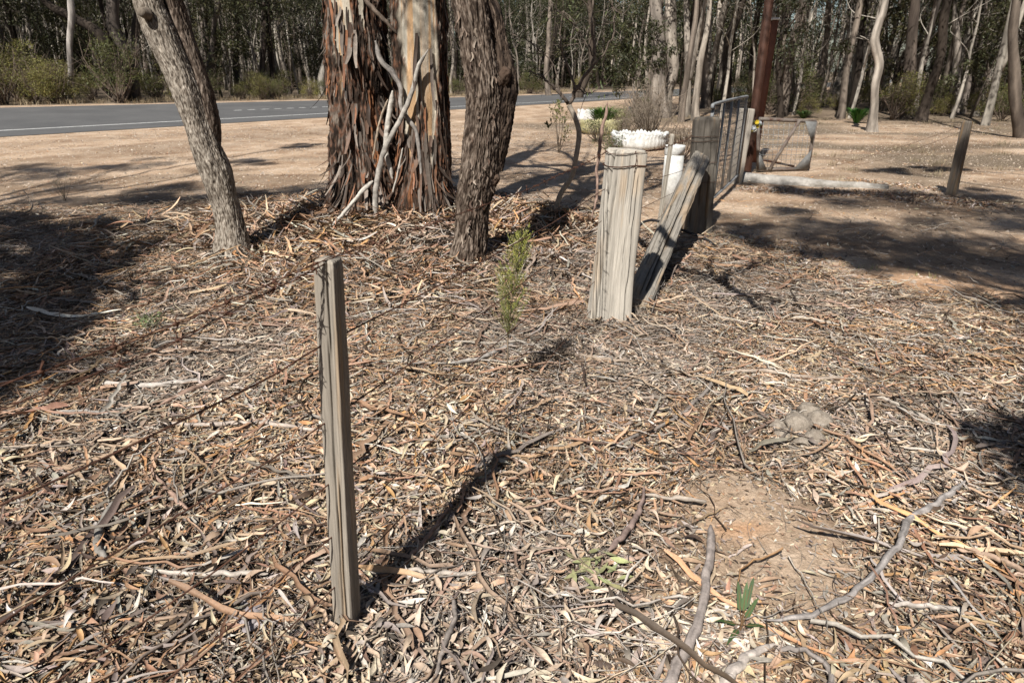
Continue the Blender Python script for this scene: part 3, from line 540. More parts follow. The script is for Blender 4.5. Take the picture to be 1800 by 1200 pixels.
# 2 big twin stemmed gum
bx, by = gr(700, 392); org = (bx, by + .1, hz1(bx, by)); e = empty('gum_tree', org, 'massive twin trunked gum with peeling rust brown bark over cream patches', 'tree')
GUMB = [(0, (.018, .012, .009)), (.40, (.040, .027, .020)), (.54, (.085, .056, .041)), (.64, (.18, .085, .052)), (.76, (.15, .12, .10)), (1, (.27, .23, .195))]
def gum_extra(patches, seed):
    def f(V, C, TH, S, P, nr, na):
        V = V.copy(); W = V[:nr * na].reshape(nr, na, 3); m = np.zeros((nr, na)); nz = (fbm(np.cos(TH) * 3.5 + seed, np.sin(TH) * 3.5, S * .9, 4) - .5); nz2 = (fbm(np.cos(TH) * 12 + seed, np.sin(TH) * 12, S * 2.5, 3) - .5)
        for (u0, u1, v0, v1) in patches:     # stretch of bare smooth bark, in degrees round the trunk and metres up
            du = np.rad2deg(TH); du = (du + 90 + 360 + 180) % 360 - 180; h = W[..., 2]
            cu = (u0 + u1) / 2; hw = (u1 - u0) / 2; hh = np.clip((h - v0) / max(.01, (v1 - v0)), 0, 1)
            m = np.maximum(m, sm(0, .16, 1 - np.abs(du - cu) / (hw * (.25 + .75 * sm(0, .45, hh))) + nz * .6 + nz2 * .35) * sm(v0 - .05, v0 + .1, h + nz * .6) * (1 - sm(v1 - .05, v1 + .15, h + nz * .3)) + 0 * h)
        c0 = P[:, None, :3]; d = W - c0; r = np.linalg.norm(d, axis=2, keepdims=True); rs = P[:, 3][:, None, None]; sm_r = rs * (.955 + .03 * nz[..., None])
        W = c0 + d / (r + 1e-9) * (r * (1 - m[..., None]) + sm_r * m[..., None]); V[:nr * na] = W.reshape(-1, 3)
        cream = np.array((.56, .51, .42)) * (.85 + .5 * (nz[..., None] + nz2[..., None])); tanc = np.array((.50, .33, .19)); tk = sm(.56, .68, fbm(np.cos(TH) * 5 + 3 + seed, np.sin(TH) * 5, S * .7, 3))[..., None]
        grey = np.array((.46, .46, .42)); gk = sm(.52, .6, fbm(np.cos(TH) * 2 + 9 + seed, np.sin(TH) * 2, S * .5, 3))[..., None]
        cc = cream * (1 - tk) + tanc * tk; cc = cc * (1 - .6 * gk) + grey * gk * .6; orange = np.array((.34, .15, .07)); ok = sm(.63, .72, fbm(np.cos(TH) * 6 + 31 + seed, np.sin(TH) * 6, S * 1.3, 3))[..., None]
        C = C * (1 - ok * .7) + orange * ok * .7; low = (1 - sm(.3, 1.0, W[..., 2]))[..., None]; C = C * (1 - .0 * low)
        return V, C * (1 - m[..., None]) + cc * m[..., None]
    return f
gl = pxpath([(652, 402, 148), (650, 375, 134), (647, 320, 118), (641, 260, 112), (636, 200, 108), (630, 130, 106), (625, 60, 102), (620, 0, 98), (616, -60, 94)], by + .15) + [(-2.05, by + .3, 3.6, .32), (-2.3, by + .4, 5.5, .24), (-2.6, by + .5, 8, .15)]
gr_ = pxpath([(742, 412, 116), (741, 385, 104), (742, 320, 90), (744, 260, 88), (743, 200, 88), (741, 130, 90), (739, 60, 92), (737, 0, 90), (733, -60, 88)], by - .1) + [(-.95, by - .1, 3.6, .32), (-.8, by - .2, 5.5, .22), (-.5, by - .3, 8, .14)]
trunk('trunk', e, gl, 1100, 360, rough_bark(14, .040, 10, 3.6, .12, .25, .16), GUMB, 14, 10, 4.5, org, gum_extra([(-38, 6, 1.45, 2.9), (20, 34, 1.9, 3.0)], 14))
trunk('trunk', e, gr_, 1100, 320, rough_bark(27, .034, 9, 3.4, .10, .25, .14), GUMB, 27, 9, 4.2, org, gum_extra([(-50, 24, 1.45, 2.6), (-42, 0, .85, 1.5), (4, 44, .7, 2.4)], 27))
# bark ribbons hanging off both trunks
def hang(mb, path, n, zr, ang, lr, wr_, cols, out=.06, seed=1):
    P = cr(path, 120)
    for k in range(n):
        z = U(*zr); i = int(np.argmin(np.abs(P[:, 2] - z))); c = P[i]; a = R(U(*ang)); L_ = U(*lr); wd = U(*wr_); r = c[3] * 1.03; nv = np.array((math.cos(a), math.sin(a), 0)); tv = np.array((-math.sin(a), math.cos(a), 0))
        m_ = 7; V = []; t = np.linspace(0, 1, m_); cl = U(-.3, 1) * out * 2.2; sw = U(-.35, .35); cu = U(.2, 1.0)
        for tt in t:
            p = c[:3] + nv * (r + cl * tt ** 2) + tv * (sw * L_ * tt * .35 + .008 * math.sin(tt * 5 + k)) + np.array((0, 0, -L_ * tt)); ww = wd * (.35 + .65 * math.sin(math.pi * min(1, tt * .8 + .15)))
            V += [p - tv * ww / 2 + nv * ww * .3 * cu, p, p + tv * ww / 2 + nv * ww * .3 * cu]
        i_ = np.arange(m_ - 1) * 3; Q = np.concatenate([np.stack([i_, i_ + 1, i_ + 4, i_ + 3], 1), np.stack([i_ + 1, i_ + 2, i_ + 5, i_ + 4], 1)]); mb.add(V, Q, None, np.array(random.choice(cols)) * U(.7, 1.3))
HB = [(.13, .08, .055), (.26, .12, .065), (.08, .052, .038), (.15, .125, .105), (.24, .205, .175), (.05, .036, .027), (.15, .10, .075), (.06, .042, .032)]
mb = MB(); hang(mb, gl, 150, (.15, 2.3), (-185, -5), (.10, .40), (.015, .05), HB, .035); mb.build('bark_strips', M_litter, e, origin=org)
mb = MB(); hang(mb, gr_, 70, (.15, 1.3), (-175, 5), (.10, .35), (.012, .04), HB, .03); mb.build('bark_strips', M_litter, e, origin=org)
mb = MB(); hang(mb, gl, 14, (.4, 2.1), (-70, 10), (.5, 1.2), (.02, .05), HB, .12); hang(mb, gr_, 14, (.5, 2.4), (-190, 0), (.4, 1.1), (.02, .045), HB, .09); mb.build('bark_ribbons', M_litter, e, origin=org)
tg = [(-2.3 + U(-3, 2), by + .5 + U(-2.5, 3), U(6, 9.5), 1.3) for _ in range(9)]; crown_on(e, 'crown', tg, gl[-2][:3], 700, r0=.12)
tg = [(-.4 + U(-2, 2.6), by + U(-2.5, 2.5), U(6, 9), 1.2) for _ in range(8)]; crown_on(e, 'crown', tg, gr_[-2][:3], 700, r0=.12)
mb = MB(); hang(mb, gl, 90, (.1, .9), (-185, -5), (.12, .5), (.015, .05), HB, .16); hang(mb, gr_, 70, (.1, .8), (-185, -5), (.12, .45), (.015, .045), HB, .14); hang(mb, gl, 50, (.6, 2.0), (-185, -5), (.15, .4), (.02, .05), HB, .12); mb.build('loose_bark', M_litter, e, origin=org)
# 3 dark rough tree right of it
bx, by = gr(820, 470); org = (bx, by, hz1(bx, by)); e = empty('rough_barked_tree', org, 'dark crooked tree with deeply furrowed bark standing right of the twin gum', 'tree'); TREE3 = e
p3 = pxpath([(816, 492, 74), (818, 468, 62), (824, 420, 54), (827, 370, 56), (834, 325, 60), (842, 270, 60), (847, 215, 56), (850, 165, 60), (846, 120, 62), (836, 65, 60), (826, 10, 60), (812, -50, 56)], by)
p3 += [(p3[-1][0] - .1, by, 2.9, .15), (p3[-1][0] - .3, by + .1, 4.6, .1), (p3[-1][0] + .1, by + .2, 6.5, .05)]
trunk('trunk', e, p3, 1000, 240, rough_bark(44, .018, 8, 8, .05, .15, .30), DARKB, 44, 9, 12, org)
st2 = pxpath([(868, 300, 24, .03), (872, 240, 40, .05), (878, 185, 44, .06), (880, 145, 46, .06), (873, 90, 40, .1), (862, 30, 38, .15), (852, -40, 34, .2)], by) + [(.1, by + .4, 3.4, .06), (.5, by + .6, 5.2, .03)]
trunk('second_stem', e, st2, 500, 120, rough_bark(50, .018, 7, 9, 0, .2, .3), [(0, (.015, .01, .008)), (.4, (.05, .035, .027)), (.7, (.11, .08, .06)), (1, (.18, .14, .11))], 50, 5, 5, org)
for (u, v, rr, dx, dz) in ((884, 140, .04, .05, .03), (868, 318, .026, .05, -.01), (850, 208, .02, .0, .0)):
    mb = MB(); q = at(u, v, by - .02); V, Q, T, TH, S = loft(cr([(q[0] - dx, q[1] + .02, q[2] - .05, rr), (q[0], q[1], q[2], rr * 1.25), (q[0] + dx * .7, q[1] - .03, q[2] + .05 + dz, rr * .7)], 24), 26, rough_bark(u, .016, 4, 12)); mb.add(V, Q, T, (.09, .062, .046)); mb.build('broken_stub', M_bark, e, origin=org)
mb = MB(); hang(mb, p3, 90, (.1, 2.0), (-190, 10), (.03, .09), (.010, .022), [(.2, .15, .115), (.3, .25, .2), (.12, .08, .06)], .015); mb.build('bark_flakes', M_litter, e, origin=org)
tg = [(p3[-1][0] + U(-1.8, 1.8), by + U(-1.5, 1.5), U(5.4, 7.6), .9) for _ in range(6)] + [(gr(u, v)[0] - SH[0] * 6.2, gr(u, v)[1] - SH[1] * 6.2, 6.2, .6) for u, v in ((900, 325), (960, 318), (1020, 315), (1080, 300), (880, 345), (930, 305))]; crown_on(e, 'crown', tg, p3[-2][:3], 420)
# ------------------------------------------------------------------ dead branches leaning on the gum and lying on the ground
def branch(name, pts, label, cat='branch', group=None, col=(.42, .385, .34), Y=None, na=10, lift=.0, mat=None, wob=.012):
    """pts (u, v, width px[, z or dY]); Y None: it lies on the ground"""
    if Y is None:
        P = []
        for p in pts: g = gr(p[0], p[1], .03); r = p[2] / 2 * m_per_px(g[1], 0) * .78; P.append((g[0], g[1], hz1(*g) + .034 + r * .6 + (p[3] if len(p) > 3 else 0) + lift, r))
    else: P = pxpath(pts, Y)
    n = max(40, len(P) * 18); Q = cr(P, n); k = np.arange(n) * .225 + random.random() * 50
    Q[:, :3] += (np.stack([vn(k, k * 0 + 3.3), vn(k, k * 0 + 8.1), vn(k, k * 0 + 5.7)], 1) - .5) * wob * (1 if Y is None else .6); Q[:, 3] *= (.92 + .16 * vn(k * .6, k * 0 + 1.1)) * (.35 + .65 * sm(0, .06, np.arange(n) / n)) * (.35 + .65 * (1 - sm(.9, 1, np.arange(n) / n)))
    V, F_, T, TH, S = loft(Q, na, lambda TH, S, rad: rad * (.3 * (fbm(np.cos(TH) * 2, np.sin(TH) * 2, S * 6, 3) - .5) + .35 * (fbm(np.cos(TH) * 5, np.sin(TH) * 5, S * 22, 3) - .5))); mb = MB()
    C = np.array(col)[None, None] * (.35 + 1.3 * fbm(np.cos(TH) * 5, np.sin(TH) * 5, S * 14, 4))[..., None]; mb.add(V, F_, T, np.vstack([C.reshape(-1, 3), col, col])); o = mb.build(name, mat or M_stick, None, origin=tuple(Q[0, :3]))
    return tag(o, label, cat, group)
GY_, PK, PL = (.36, .33, .30), (.38, .26, .20), (.56, .52, .46); gb = 'dead branches leaning on the twin gum'
fy = by + 1.45
branch('dead_branch', [(660, 72, 9), (668, 105, 9), (690, 128, 9), (704, 155, 8), (704, 182, 8), (712, 202, 8), (730, 228, 7), (736, 262, 7), (741, 320, 6), (746, 385, 7)], 'wavy grey dead branch curving down in front of the cleft between the gum trunks', group=gb, Y=fy, col=GY_)
branch('dead_branch', [(752, 88, 6), (735, 118, 7), (728, 150, 8), (716, 183, 9), (703, 212, 9), (686, 243, 9), (672, 275, 10), (664, 315, 10), (660, 345, 10), (662, 392, 10)], 'long grey dead branch crossing the wavy one and standing before the left trunk', group=gb, Y=fy - .08, col=(.40, .37, .33))
branch('dead_branch', [(690, 160, 8), (686, 190, 9), (681, 225, 10), (678, 262, 9), (684, 290, 9), (690, 315, 8)], 'short pale barkless branch upright between the gum trunks', group=gb, Y=fy + .02, col=PL)
branch('dead_branch', [(682, 175, 4), (670, 205, 4), (662, 240, 4), (655, 280, 3)], 'thin twisted tan branch hanging beside the left gum trunk', group=gb, Y=fy + .05, col=(.4, .32, .24))
branch('dead_branch', [(656, 318, 8, .0), (635, 338, 7, -.1), (610, 368, 6, -.3), (585, 396, 6, -.55)], 'pale straight stick propped from the litter against the left gum trunk', group=gb, Y=fy, col=PL)
branch('dead_branch', [(698, 60, 5), (670, 30, 7), (642, 0, 8), (625, -30, 8)], 'dark slanting dead limb near the top between the gum trunks', group=gb, Y=fy + .1, col=(.18, .14, .11))
branch('dead_branch', [(708, 260, 3), (700, 300, 3), (690, 340, 3)], 'slender pale twig hanging in the cleft of the gum', group=gb, Y=fy, col=PL)
gf = 'fallen branches on the ground'
FB = [([(572, 408, 7), (592, 398, 9), (612, 388, 8), (625, 378, 6)], PL, 'pale barkless branch lying left of the twin gum base'),
 ([(672, 378, 5), (700, 368, 6), (722, 356, 7)], PL, 'pale branch stub at the foot of the right gum trunk'),
 ([(560, 470, 3), (620, 440, 4), (660, 424, 4), (700, 422, 4)], PL, 'long thin pale branch on the litter before the twin gum'),
 ([(855, 410, 7), (885, 414, 8), (925, 420, 7), (960, 432, 6)], (.46, .42, .37), 'smooth grey branch lying behind the green seedling'),
 ([(1000, 424, 8), (1040, 414, 9), (1062, 405, 8)], (.4, .36, .3), 'grey branch half hidden behind the strainer post'),
 ([(630, 556, 5), (690, 548, 7), (760, 546, 5)], GY_, 'grey branch lying beside the top of the slim post shadow side'),
 ([(790, 648, 7), (840, 640, 9), (880, 622, 9), (905, 610, 7)], GY_, 'dark grey branch under the green seedling'),
 ([(790, 606, 4), (850, 612, 5), (920, 606, 5), (965, 622, 5)], (.42, .37, .31), 'long tan branch just beyond the dark grey one under the seedling'),
 ([(960, 622, 6), (1010, 628, 7), (1060, 636, 8), (1110, 640, 7)], (.34, .27, .21), 'brown split branch lying in front of the strainer post'),
 ([(180, 672, 9), (240, 678, 12), (300, 676, 12), (360, 668, 9)], (.52, .47, .42), 'stout pale branch at the left behind the second wire'),
 ([(60, 690, 6), (110, 655, 6), (180, 652, 6), (230, 655, 5)], (.44, .40, .35), 'curved grey branch at the left edge of the lit litter'),
 ([(280, 715, 7), (330, 690, 10), (395, 660, 8)], PK, 'smooth pink barked branch at the left beside the stout pale one'),
 ([(90, 725, 6), (160, 722, 7), (215, 732, 6)], GY_, 'grey branch below the stout pale one'),
 ([(270, 745, 8), (360, 748, 11), (450, 745, 11), (570, 765, 9)], (.5, .42, .36), 'broad pale bark covered branch left of the slim post'),
 ([(1065, 790, 5), (1120, 765, 7), (1180, 740, 8), (1235, 700, 9), (1258, 668, 8)], (.30, .26, .23), 'dark grey bent stick in the middle of the open litter'),
 ([(1270, 662, 7), (1340, 655, 9), (1430, 665, 9), (1500, 662, 6)], (.44, .36, .29), 'long tan branch across the middle right of the litter'),
 ([(1500, 690, 6), (1560, 705, 9), (1620, 735, 10), (1650, 748, 8)], (.50, .44, .37), 'pale flattened branch right of the earth clod'),
 ([(1390, 560, 5), (1430, 565, 7), (1490, 575, 6)], (.48, .42, .35), 'short pale branch near the branch shadow on the right'),
 ([(1270, 785, 5), (1330, 755, 6), (1375, 733, 6)], (.25, .17, .13), 'dark brown stick pointing at the earth clod'),
 ([(1250, 928, 17), (1246, 980, 18), (1240, 1040, 19), (1232, 1090, 21), (1212, 1135, 24), (1175, 1205, 26), (1150, 1260, 24)], (.36, .31, .28), 'thick smooth grey branch running out of the bottom of the picture'),
 ([(1695, 850, 12), (1640, 890, 13), (1598, 915, 16), (1580, 960, 15), (1545, 1000, 14), (1505, 1040, 14), (1455, 1070, 13), (1400, 1092, 12), (1340, 1097, 9)], (.35, .32, .30), 'long dark grey winding branch at the lower right'),
 ([(1240, 1260, 24), (1270, 1210, 25), (1305, 1165, 22), (1340, 1142, 15), (1368, 1134, 7)], (.5, .44, .39), 'broad peeling pale branch end at the bottom edge right of centre'),
 ([(1370, 1140, 10), (1420, 1150, 12), (1455, 1175, 12), (1462, 1215, 12)], (.25, .22, .2), 'short dark curved branch at the bottom edge right of centre'),
 ([(1560, 1060, 9), (1620, 1064, 11), (1700, 1072, 11)], (.48, .43, .38), 'pale grey straight branch at the lower right'),
 ([(1180, 876, 9), (1240, 884, 8), (1130, 870, 7)][::1], (.42, .36, .3), 'thin tan stick left of the bare earth patch'),
 ([(1132, 862, 7), (1122, 905, 12), (1095, 950, 13), (1068, 975, 15)], (.30, .22, .19), 'dark tapering stick standing out in the centre of the litter'),
 ([(1205, 700, 5), (1500, 1000, 5)][:1] + [(1170, 700, 6), (1110, 705, 7)], (.4, .33, .27), 'small tan stick end near the bent dark one'),
 ([(1680, 965, 9), (1740, 985, 12), (1800, 1010, 12)], (.42, .30, .22), 'brown bark covered branch at the right edge'),
 ([(1010, 905, 8), (980, 890, 8), (955, 862, 7)], (.44, .28, .19), 'reddish curved bark piece in the centre of the litter'),
 ([(790, 895, 8), (745, 955, 9), (700, 1010, 9), (690, 1020, 6)], (.34, .22, .16), 'reddish brown stick crossing the slim post shadow'),
 ([(765, 1200, 10), (785, 1130, 12), (800, 1085, 11), (792, 1050, 8)], (.30, .26, .23), 'dark grey crooked stick at the bottom right of the slim post'),
 ([(640, 1010, 7), (720, 1005, 10), (800, 1012, 11), (850, 1016, 9)], (.50, .44, .38), 'pale stick lying across the end of the slim post shadow'),
 ([(10, 1130, 8), (140, 1105, 9), (280, 1085, 9), (440, 1075, 7)], (.36, .26, .19), 'long thin brown stick at the lower left under the wires'),
 ([(190, 1000, 14), (172, 960, 18), (185, 920, 16), (205, 880, 10)], (.27, .25, .22), 'dark grey forked bark covered stick at the lower left'),
 ([(260, 820, 6), (300, 870, 10), (330, 900, 11)], (.38, .26, .2), 'brown split stick standing proud at the left'),
 ([(255, 1005, 8), (350, 1010, 12), (470, 1010, 10)], (.52, .46, .40), 'flat pale strip lying under the third wire'),
 ([(0, 790, 8), (60, 785, 10), (150, 770, 7)], (.46, .37, .29), 'tan stick at the left edge'),
 ([(120, 432, 5), (190, 432, 5), (280, 405, 5), (330, 392, 4)], (.5, .46, .4), 'thin bleached branch on the litter left of the leaning tree'),
 ([(30, 385, 3), (60, 372, 3, .05), (45, 352, 2, .15)], (.2, .16, .13), 'dark fork of twig at the far left edge of the litter')]
for pts, col, lab in FB: branch('fallen_branch', pts, lab, group=gf, col=col, na=12 if pts[0][2] > 10 else 8)
# pale weathered log under the rusty gate
p = [(*gr(u, v), w_ / 2 * m_per_px(gr(u, v)[1])) for u, v, w_ in ((1300, 318, 26), (1340, 322, 22), (1400, 326, 22), (1450, 330, 20), (1500, 332, 16), (1560, 334, 10))]
P = [(x_, y_, hz1(x_, y_) + r * .2, r) for x_, y_, r in p]; V, Q, T, TH, S = loft(cr(P, 90), 36, rough_bark(71, .012, 2, 5, 0, .2, .2)); mb = MB(); mb.add(V, Q, T); tag(mb.build('pale_log', M_cement, None, origin=P[0][:3]), 'whitish weathered log lying on the ground below the rusty gate', 'log')
# black poly pipe end by the brace
branch('poly_pipe', [(1105, 415, 5), (1140, 400, 6, .08), (1190, 405, 6, .02), (1235, 420, 6), (1258, 432, 5)], 'black plastic pipe lying at the foot of the gate post', 'pipe', col=(.03, .03, .032), wob=.01)
# ------------------------------------------------------------------ gates
def frame_pt(o, ux, L, z): return (o[0] + ux[0] * L, o[1] + ux[1] * L, o[2] + z)
def rod(mb, a, b, r, na=8, col=(.5, .5, .5)): V, Q, T, _, _ = loft(np.array([(*a, r), (*b, r)], float), na); mb.add(V, Q, T, np.array(col))
# galvanised mesh gate, standing ajar away from the gate post
q0 = at(1256, 392, P3[1] + .12); q1 = gr(1304, 332); A_ = np.array((at(1254, 182, 7.55)[0], 7.55, 0.0)); Bq = np.array((at(1312, 174, 10.0)[0], 10.0, 0)); ud = Bq - A_; GL = np.linalg.norm(ud); ud /= GL
e = empty('mesh_gate', (A_[0], A_[1], hz1(A_[0], A_[1])), 'silver galvanised tube gate with wire mesh hung from the dark grey post', 'gate'); O = tuple(e.location)
zl, zh = .15, 1.27
P = [frame_pt(O, ud, L, z) for L, z in ((0, zl), (0, zh - .16), (.04, zh - .05), (.15, zh), (GL - .1, zh), (GL - .02, zh - .03), (GL, zh - .12), (GL, zl + .08), (GL - .04, zl), (0.05, zl), (0, zl + .03))]
mb = MB(); V, Q, T, _, _ = loft(np.array([(*p, .019) for p in cr(np.array(P)[:, :3], 160)]), 12); mb.add(V, Q, T); mb.build('frame', M_galv, e, origin=O)
for f_ in (.28, .5, .74):
    mb = MB(); rod(mb, frame_pt(O, ud, GL * f_, zl), frame_pt(O, ud, GL * f_, zh), .014); mb.build('upright', M_galv, e, origin=O)
mb = MB()
for k in range(1, 11): rod(mb, frame_pt(O, ud, 0, zl + (zh - zl) * k / 11), frame_pt(O, ud, GL, zl + (zh - zl) * k / 11), .0036, 5)
for k in range(1, 22): rod(mb, frame_pt(O, ud, GL * k / 22, zl), frame_pt(O, ud, GL * k / 22, zh - .02), .0032, 5)
mb.build('wire_mesh', M_galv, e, origin=O)
# short split post carrying the far end of that gate
sx, sy = gr(1290, 322); sp = np.array((sx, sy, hz1(sx, sy))); stp = np.array(at(1313, 191, sy))
e = empty('fence_post', tuple(sp), 'short pale split post behind the free end of the mesh gate', 'fence post'); timber(e, '', sp, stp, .06, .11, world_up_frame(185), (.36, .33, .29), cracks=((-1.2, .1, 1.1, .015, .05), (-1.8, .3, 1.1, .015, .05)), seed=61, nr=90, na=70).build('timber', M_post, e, origin=sp)
# steel posts: tall one through the frame top and a shorter red one behind
def hsec(mb, a, b, wd, dp, rz, tf=.012):
    a, b = np.array(a, float), np.array(b, float); pr = [(-wd / 2, -dp / 2), (wd / 2, -dp / 2), (wd / 2, -dp / 2 + tf), (tf / 2, -dp / 2 + tf), (tf / 2, dp / 2 - tf), (wd / 2, dp / 2 - tf), (wd / 2, dp / 2), (-wd / 2, dp / 2), (-wd / 2, dp / 2 - tf), (-tf / 2, dp / 2 - tf), (-tf / 2, -dp / 2 + tf), (-wd / 2, -dp / 2 + tf)]
    c, s = math.cos(rz), math.sin(rz); n = len(pr); V = [(*(p[:2] + np.array((x * c - y * s, x * s + y * c))), p[2]) for p in (a, b) for x, y in pr]
    mb.add(V, [(i, (i + 1) % n, n + (i + 1) % n, n + i) for i in range(n)] + [(n + 0, n + 1, n + 2, n + 11), (n + 11, n + 2, n + 3, n + 10), (n + 10, n + 3, n + 4, n + 9), (n + 9, n + 4, n + 5, n + 8), (n + 8, n + 5, n + 6, n + 7)])
Yp = gr(1315, 306)[1]; b_ = gr(1312, 306); tq = at(1352, 0, Yp); kx = (tq[0] - b_[0]) / tq[2]
mb = MB(); hsec(mb, (b_[0], Yp, -.05), (b_[0] + kx * 4.6, Yp, 4.6), .11, .11, -.05); tag(mb.build('steel_post', M_tall, None, smooth=False, origin=(b_[0], Yp, 0)), 'tall red steel post, coloured dark for shade, rising out of the top of the picture', 'steel post')
q = at(1338, 195, Yp + 1.6); t2 = at(1362, 36, Yp + 1.6)
e = empty('steel_post', (q[0], q[1], hz1(q[0], q[1])), 'shorter red oxide steel post with a pale cap just behind the tall one', 'steel post'); O = tuple(e.location)
kx2 = (t2[0] - q[0]) / (t2[2] - q[2]); mb = MB(); hsec(mb, (q[0] - kx2 * q[2], q[1], 0), (t2[0], t2[1], t2[2]), .11, .11, -.1); mb.build('upright', M_oxide, e, smooth=False, origin=O)
mb = MB(); box(mb, (t2[0], t2[1], t2[2] + .02), (.13, .13, .035), -.1); mb.build('cap', M_white, e, smooth=False, origin=O)
# chain and flowers on the tall post
mb = MB(); c0 = np.array((b_[0] - .04, Yp - .13, 1.0))
for k in range(26):
    a = k / 25; p = c0 + np.array((-.10 * math.sin(a * 3.1) - .12 * a, -.02, -.62 * a + .05)); n_ = 10; ax = k % 2; pts = []
    for j in range(n_ + 1):
        t = j / n_ * 2 * math.pi; x_, z_ = .011 * math.cos(t), .021 * math.sin(t); pts.append((p[0] + (x_ if ax else 0), p[1] + (0 if ax else x_), p[2] + z_, .0038))
    tube(mb, pts, 5, 14)
tag(mb.build('gate_chain', M_rust, None, origin=tuple(c0)), 'rusty chain hanging down the lower part of the tall steel post', 'chain')
mb = MB(); ml = MB(); fc = np.array(at(1318, 226, Yp - .35))
for k in range(14):
    c = fc + np.array((U(-.14, .16), U(-.06, .06), U(-.10, .12))); colr = [(.75, .55, .04), (.72, .70, .62), (.62, .66, .70)][k % 3 if k else 0]; n_ = 9
    for j in range(n_):
        a = j / n_ * 6.28; d = np.array((math.cos(a), -.35, math.sin(a))); s_2 = np.array((-math.sin(a), 0, math.cos(a))) * .012; mb.add([c, c + d * .02 + s_2, c + d * .042, c + d * .02 - s_2], [(0, 1, 2, 3)], None, np.array(colr) * U(.8, 1.15))
    leafclump(ml, c + np.array((0, .02, 0)), .05, 16, .05, .018, (.05, .07, .03))
e = empty('flower_posy', tuple(fc), 'yellow and white artificial flowers tied where the mesh gate meets the steel post', 'flowers'); mb.build('petals', M_leaf, e, origin=fc); ml.build('leaves', M_leaf, e, origin=fc)
# rusty framed gate with mesh, corner plates and brace
Yg = gr(1380, 306)[1] + .1; e = empty('rusty_gate', (at(1338, 300, Yg)[0], Yg, .05), 'rusty steel framed gate with square mesh, corner plates and a diagonal brace', 'gate'); O = tuple(e.location)
def gp(u, v, dy=0): q = at(u, v, Yg + dy); return np.array((q[0], q[1], max(q[2], .06)))
tl, tr, brr, bl = gp(1333, 209), gp(1434, 214, .1), gp(1419, 300, .1), gp(1332, 303)
mb = MB()
for a, b2 in ((tl, tr), (tr, brr), (brr, bl), (bl, tl)): rod(mb, a, b2, .030, 12)
mb.build('frame', M_gatefr, e, origin=O)
mb = MB(); rod(mb, gp(1405, 212, .05), gp(1352, 302, -.02), .026, 12); mb.build('brace', M_gatefr, e, origin=O)
mb = MB(); rod(mb, gp(1336, 280, .1), gp(1395, 294, .4), .018, 10); mb.build('stay', M_rust, e, origin=O)
def plate(c, a, b2):
    mb = MB(); c, a, b2 = (np.array(v_) + np.array((0, -.035, 0)) for v_ in (c, a, b2)); d = np.array((0, .004, 0)); mb.add([c, a, b2, c + d, a + d, b2 + d], [(0, 1, 4, 3), (1, 2, 5, 4), (2, 0, 3, 5)], [(0, 2, 1), (3, 4, 5)]); mb.build('corner_plate', M_plate, e, smooth=False, origin=O)
plate(tr, tr + (tl - tr) * .20, tr + (brr - tr) * .50); plate(brr, brr + (tr - brr) * .42, brr + (bl - brr) * .30); plate(bl, bl + (tl - bl) * .38, bl + (brr - bl) * .16)
mb = MB()
for k in range(1, 11): rod(mb, tl + (tr - tl) * k / 11, bl + (brr - bl) * k / 11, .003, 5)
for k in range(1, 10): rod(mb, tl + (bl - tl) * k / 10, tr + (brr - tr) * k / 10, .003, 5)
mb.build('wire_mesh', M_galv, e, origin=O)
# white pipe
px_, py_ = gr(1176, 368); q = at(1187, 258, py_); q2 = at(1168, 340, py_); mb = MB(); r = 17 * m_per_px(py_, .8)
pts = [(px_ - .0, py_, -.05, r), (px_, py_, .3, r), (q[0], py_, q[2], r)]; P = np.array([(px_, py_, -.05, r), (q[0], py_, q[2] - .001, r)]); V, Q, T, _, _ = loft(P, 36); 
O = (px_, py_, 0); e = empty('white_pipe', O, 'thick white plastic pipe standing upright with a cap behind the brace', 'pipe'); mb.add(V, Q, T); mb.build('tube', M_white, e, origin=O)
mb = MB(); V, Q, T, _, _ = loft(np.array([(q[0] - .004, py_, q[2] - .09, r * 1.0), (q[0] - .004, py_, q[2] - .088, r * 1.035), (q[0], py_, q[2], r * 1.035), (q[0], py_, q[2] + .018, r * 1.02), (q[0], py_, q[2] + .022, r * .7)]), 36); mb.add(V, Q, T); mb.build('cap', M_white, e, origin=O)
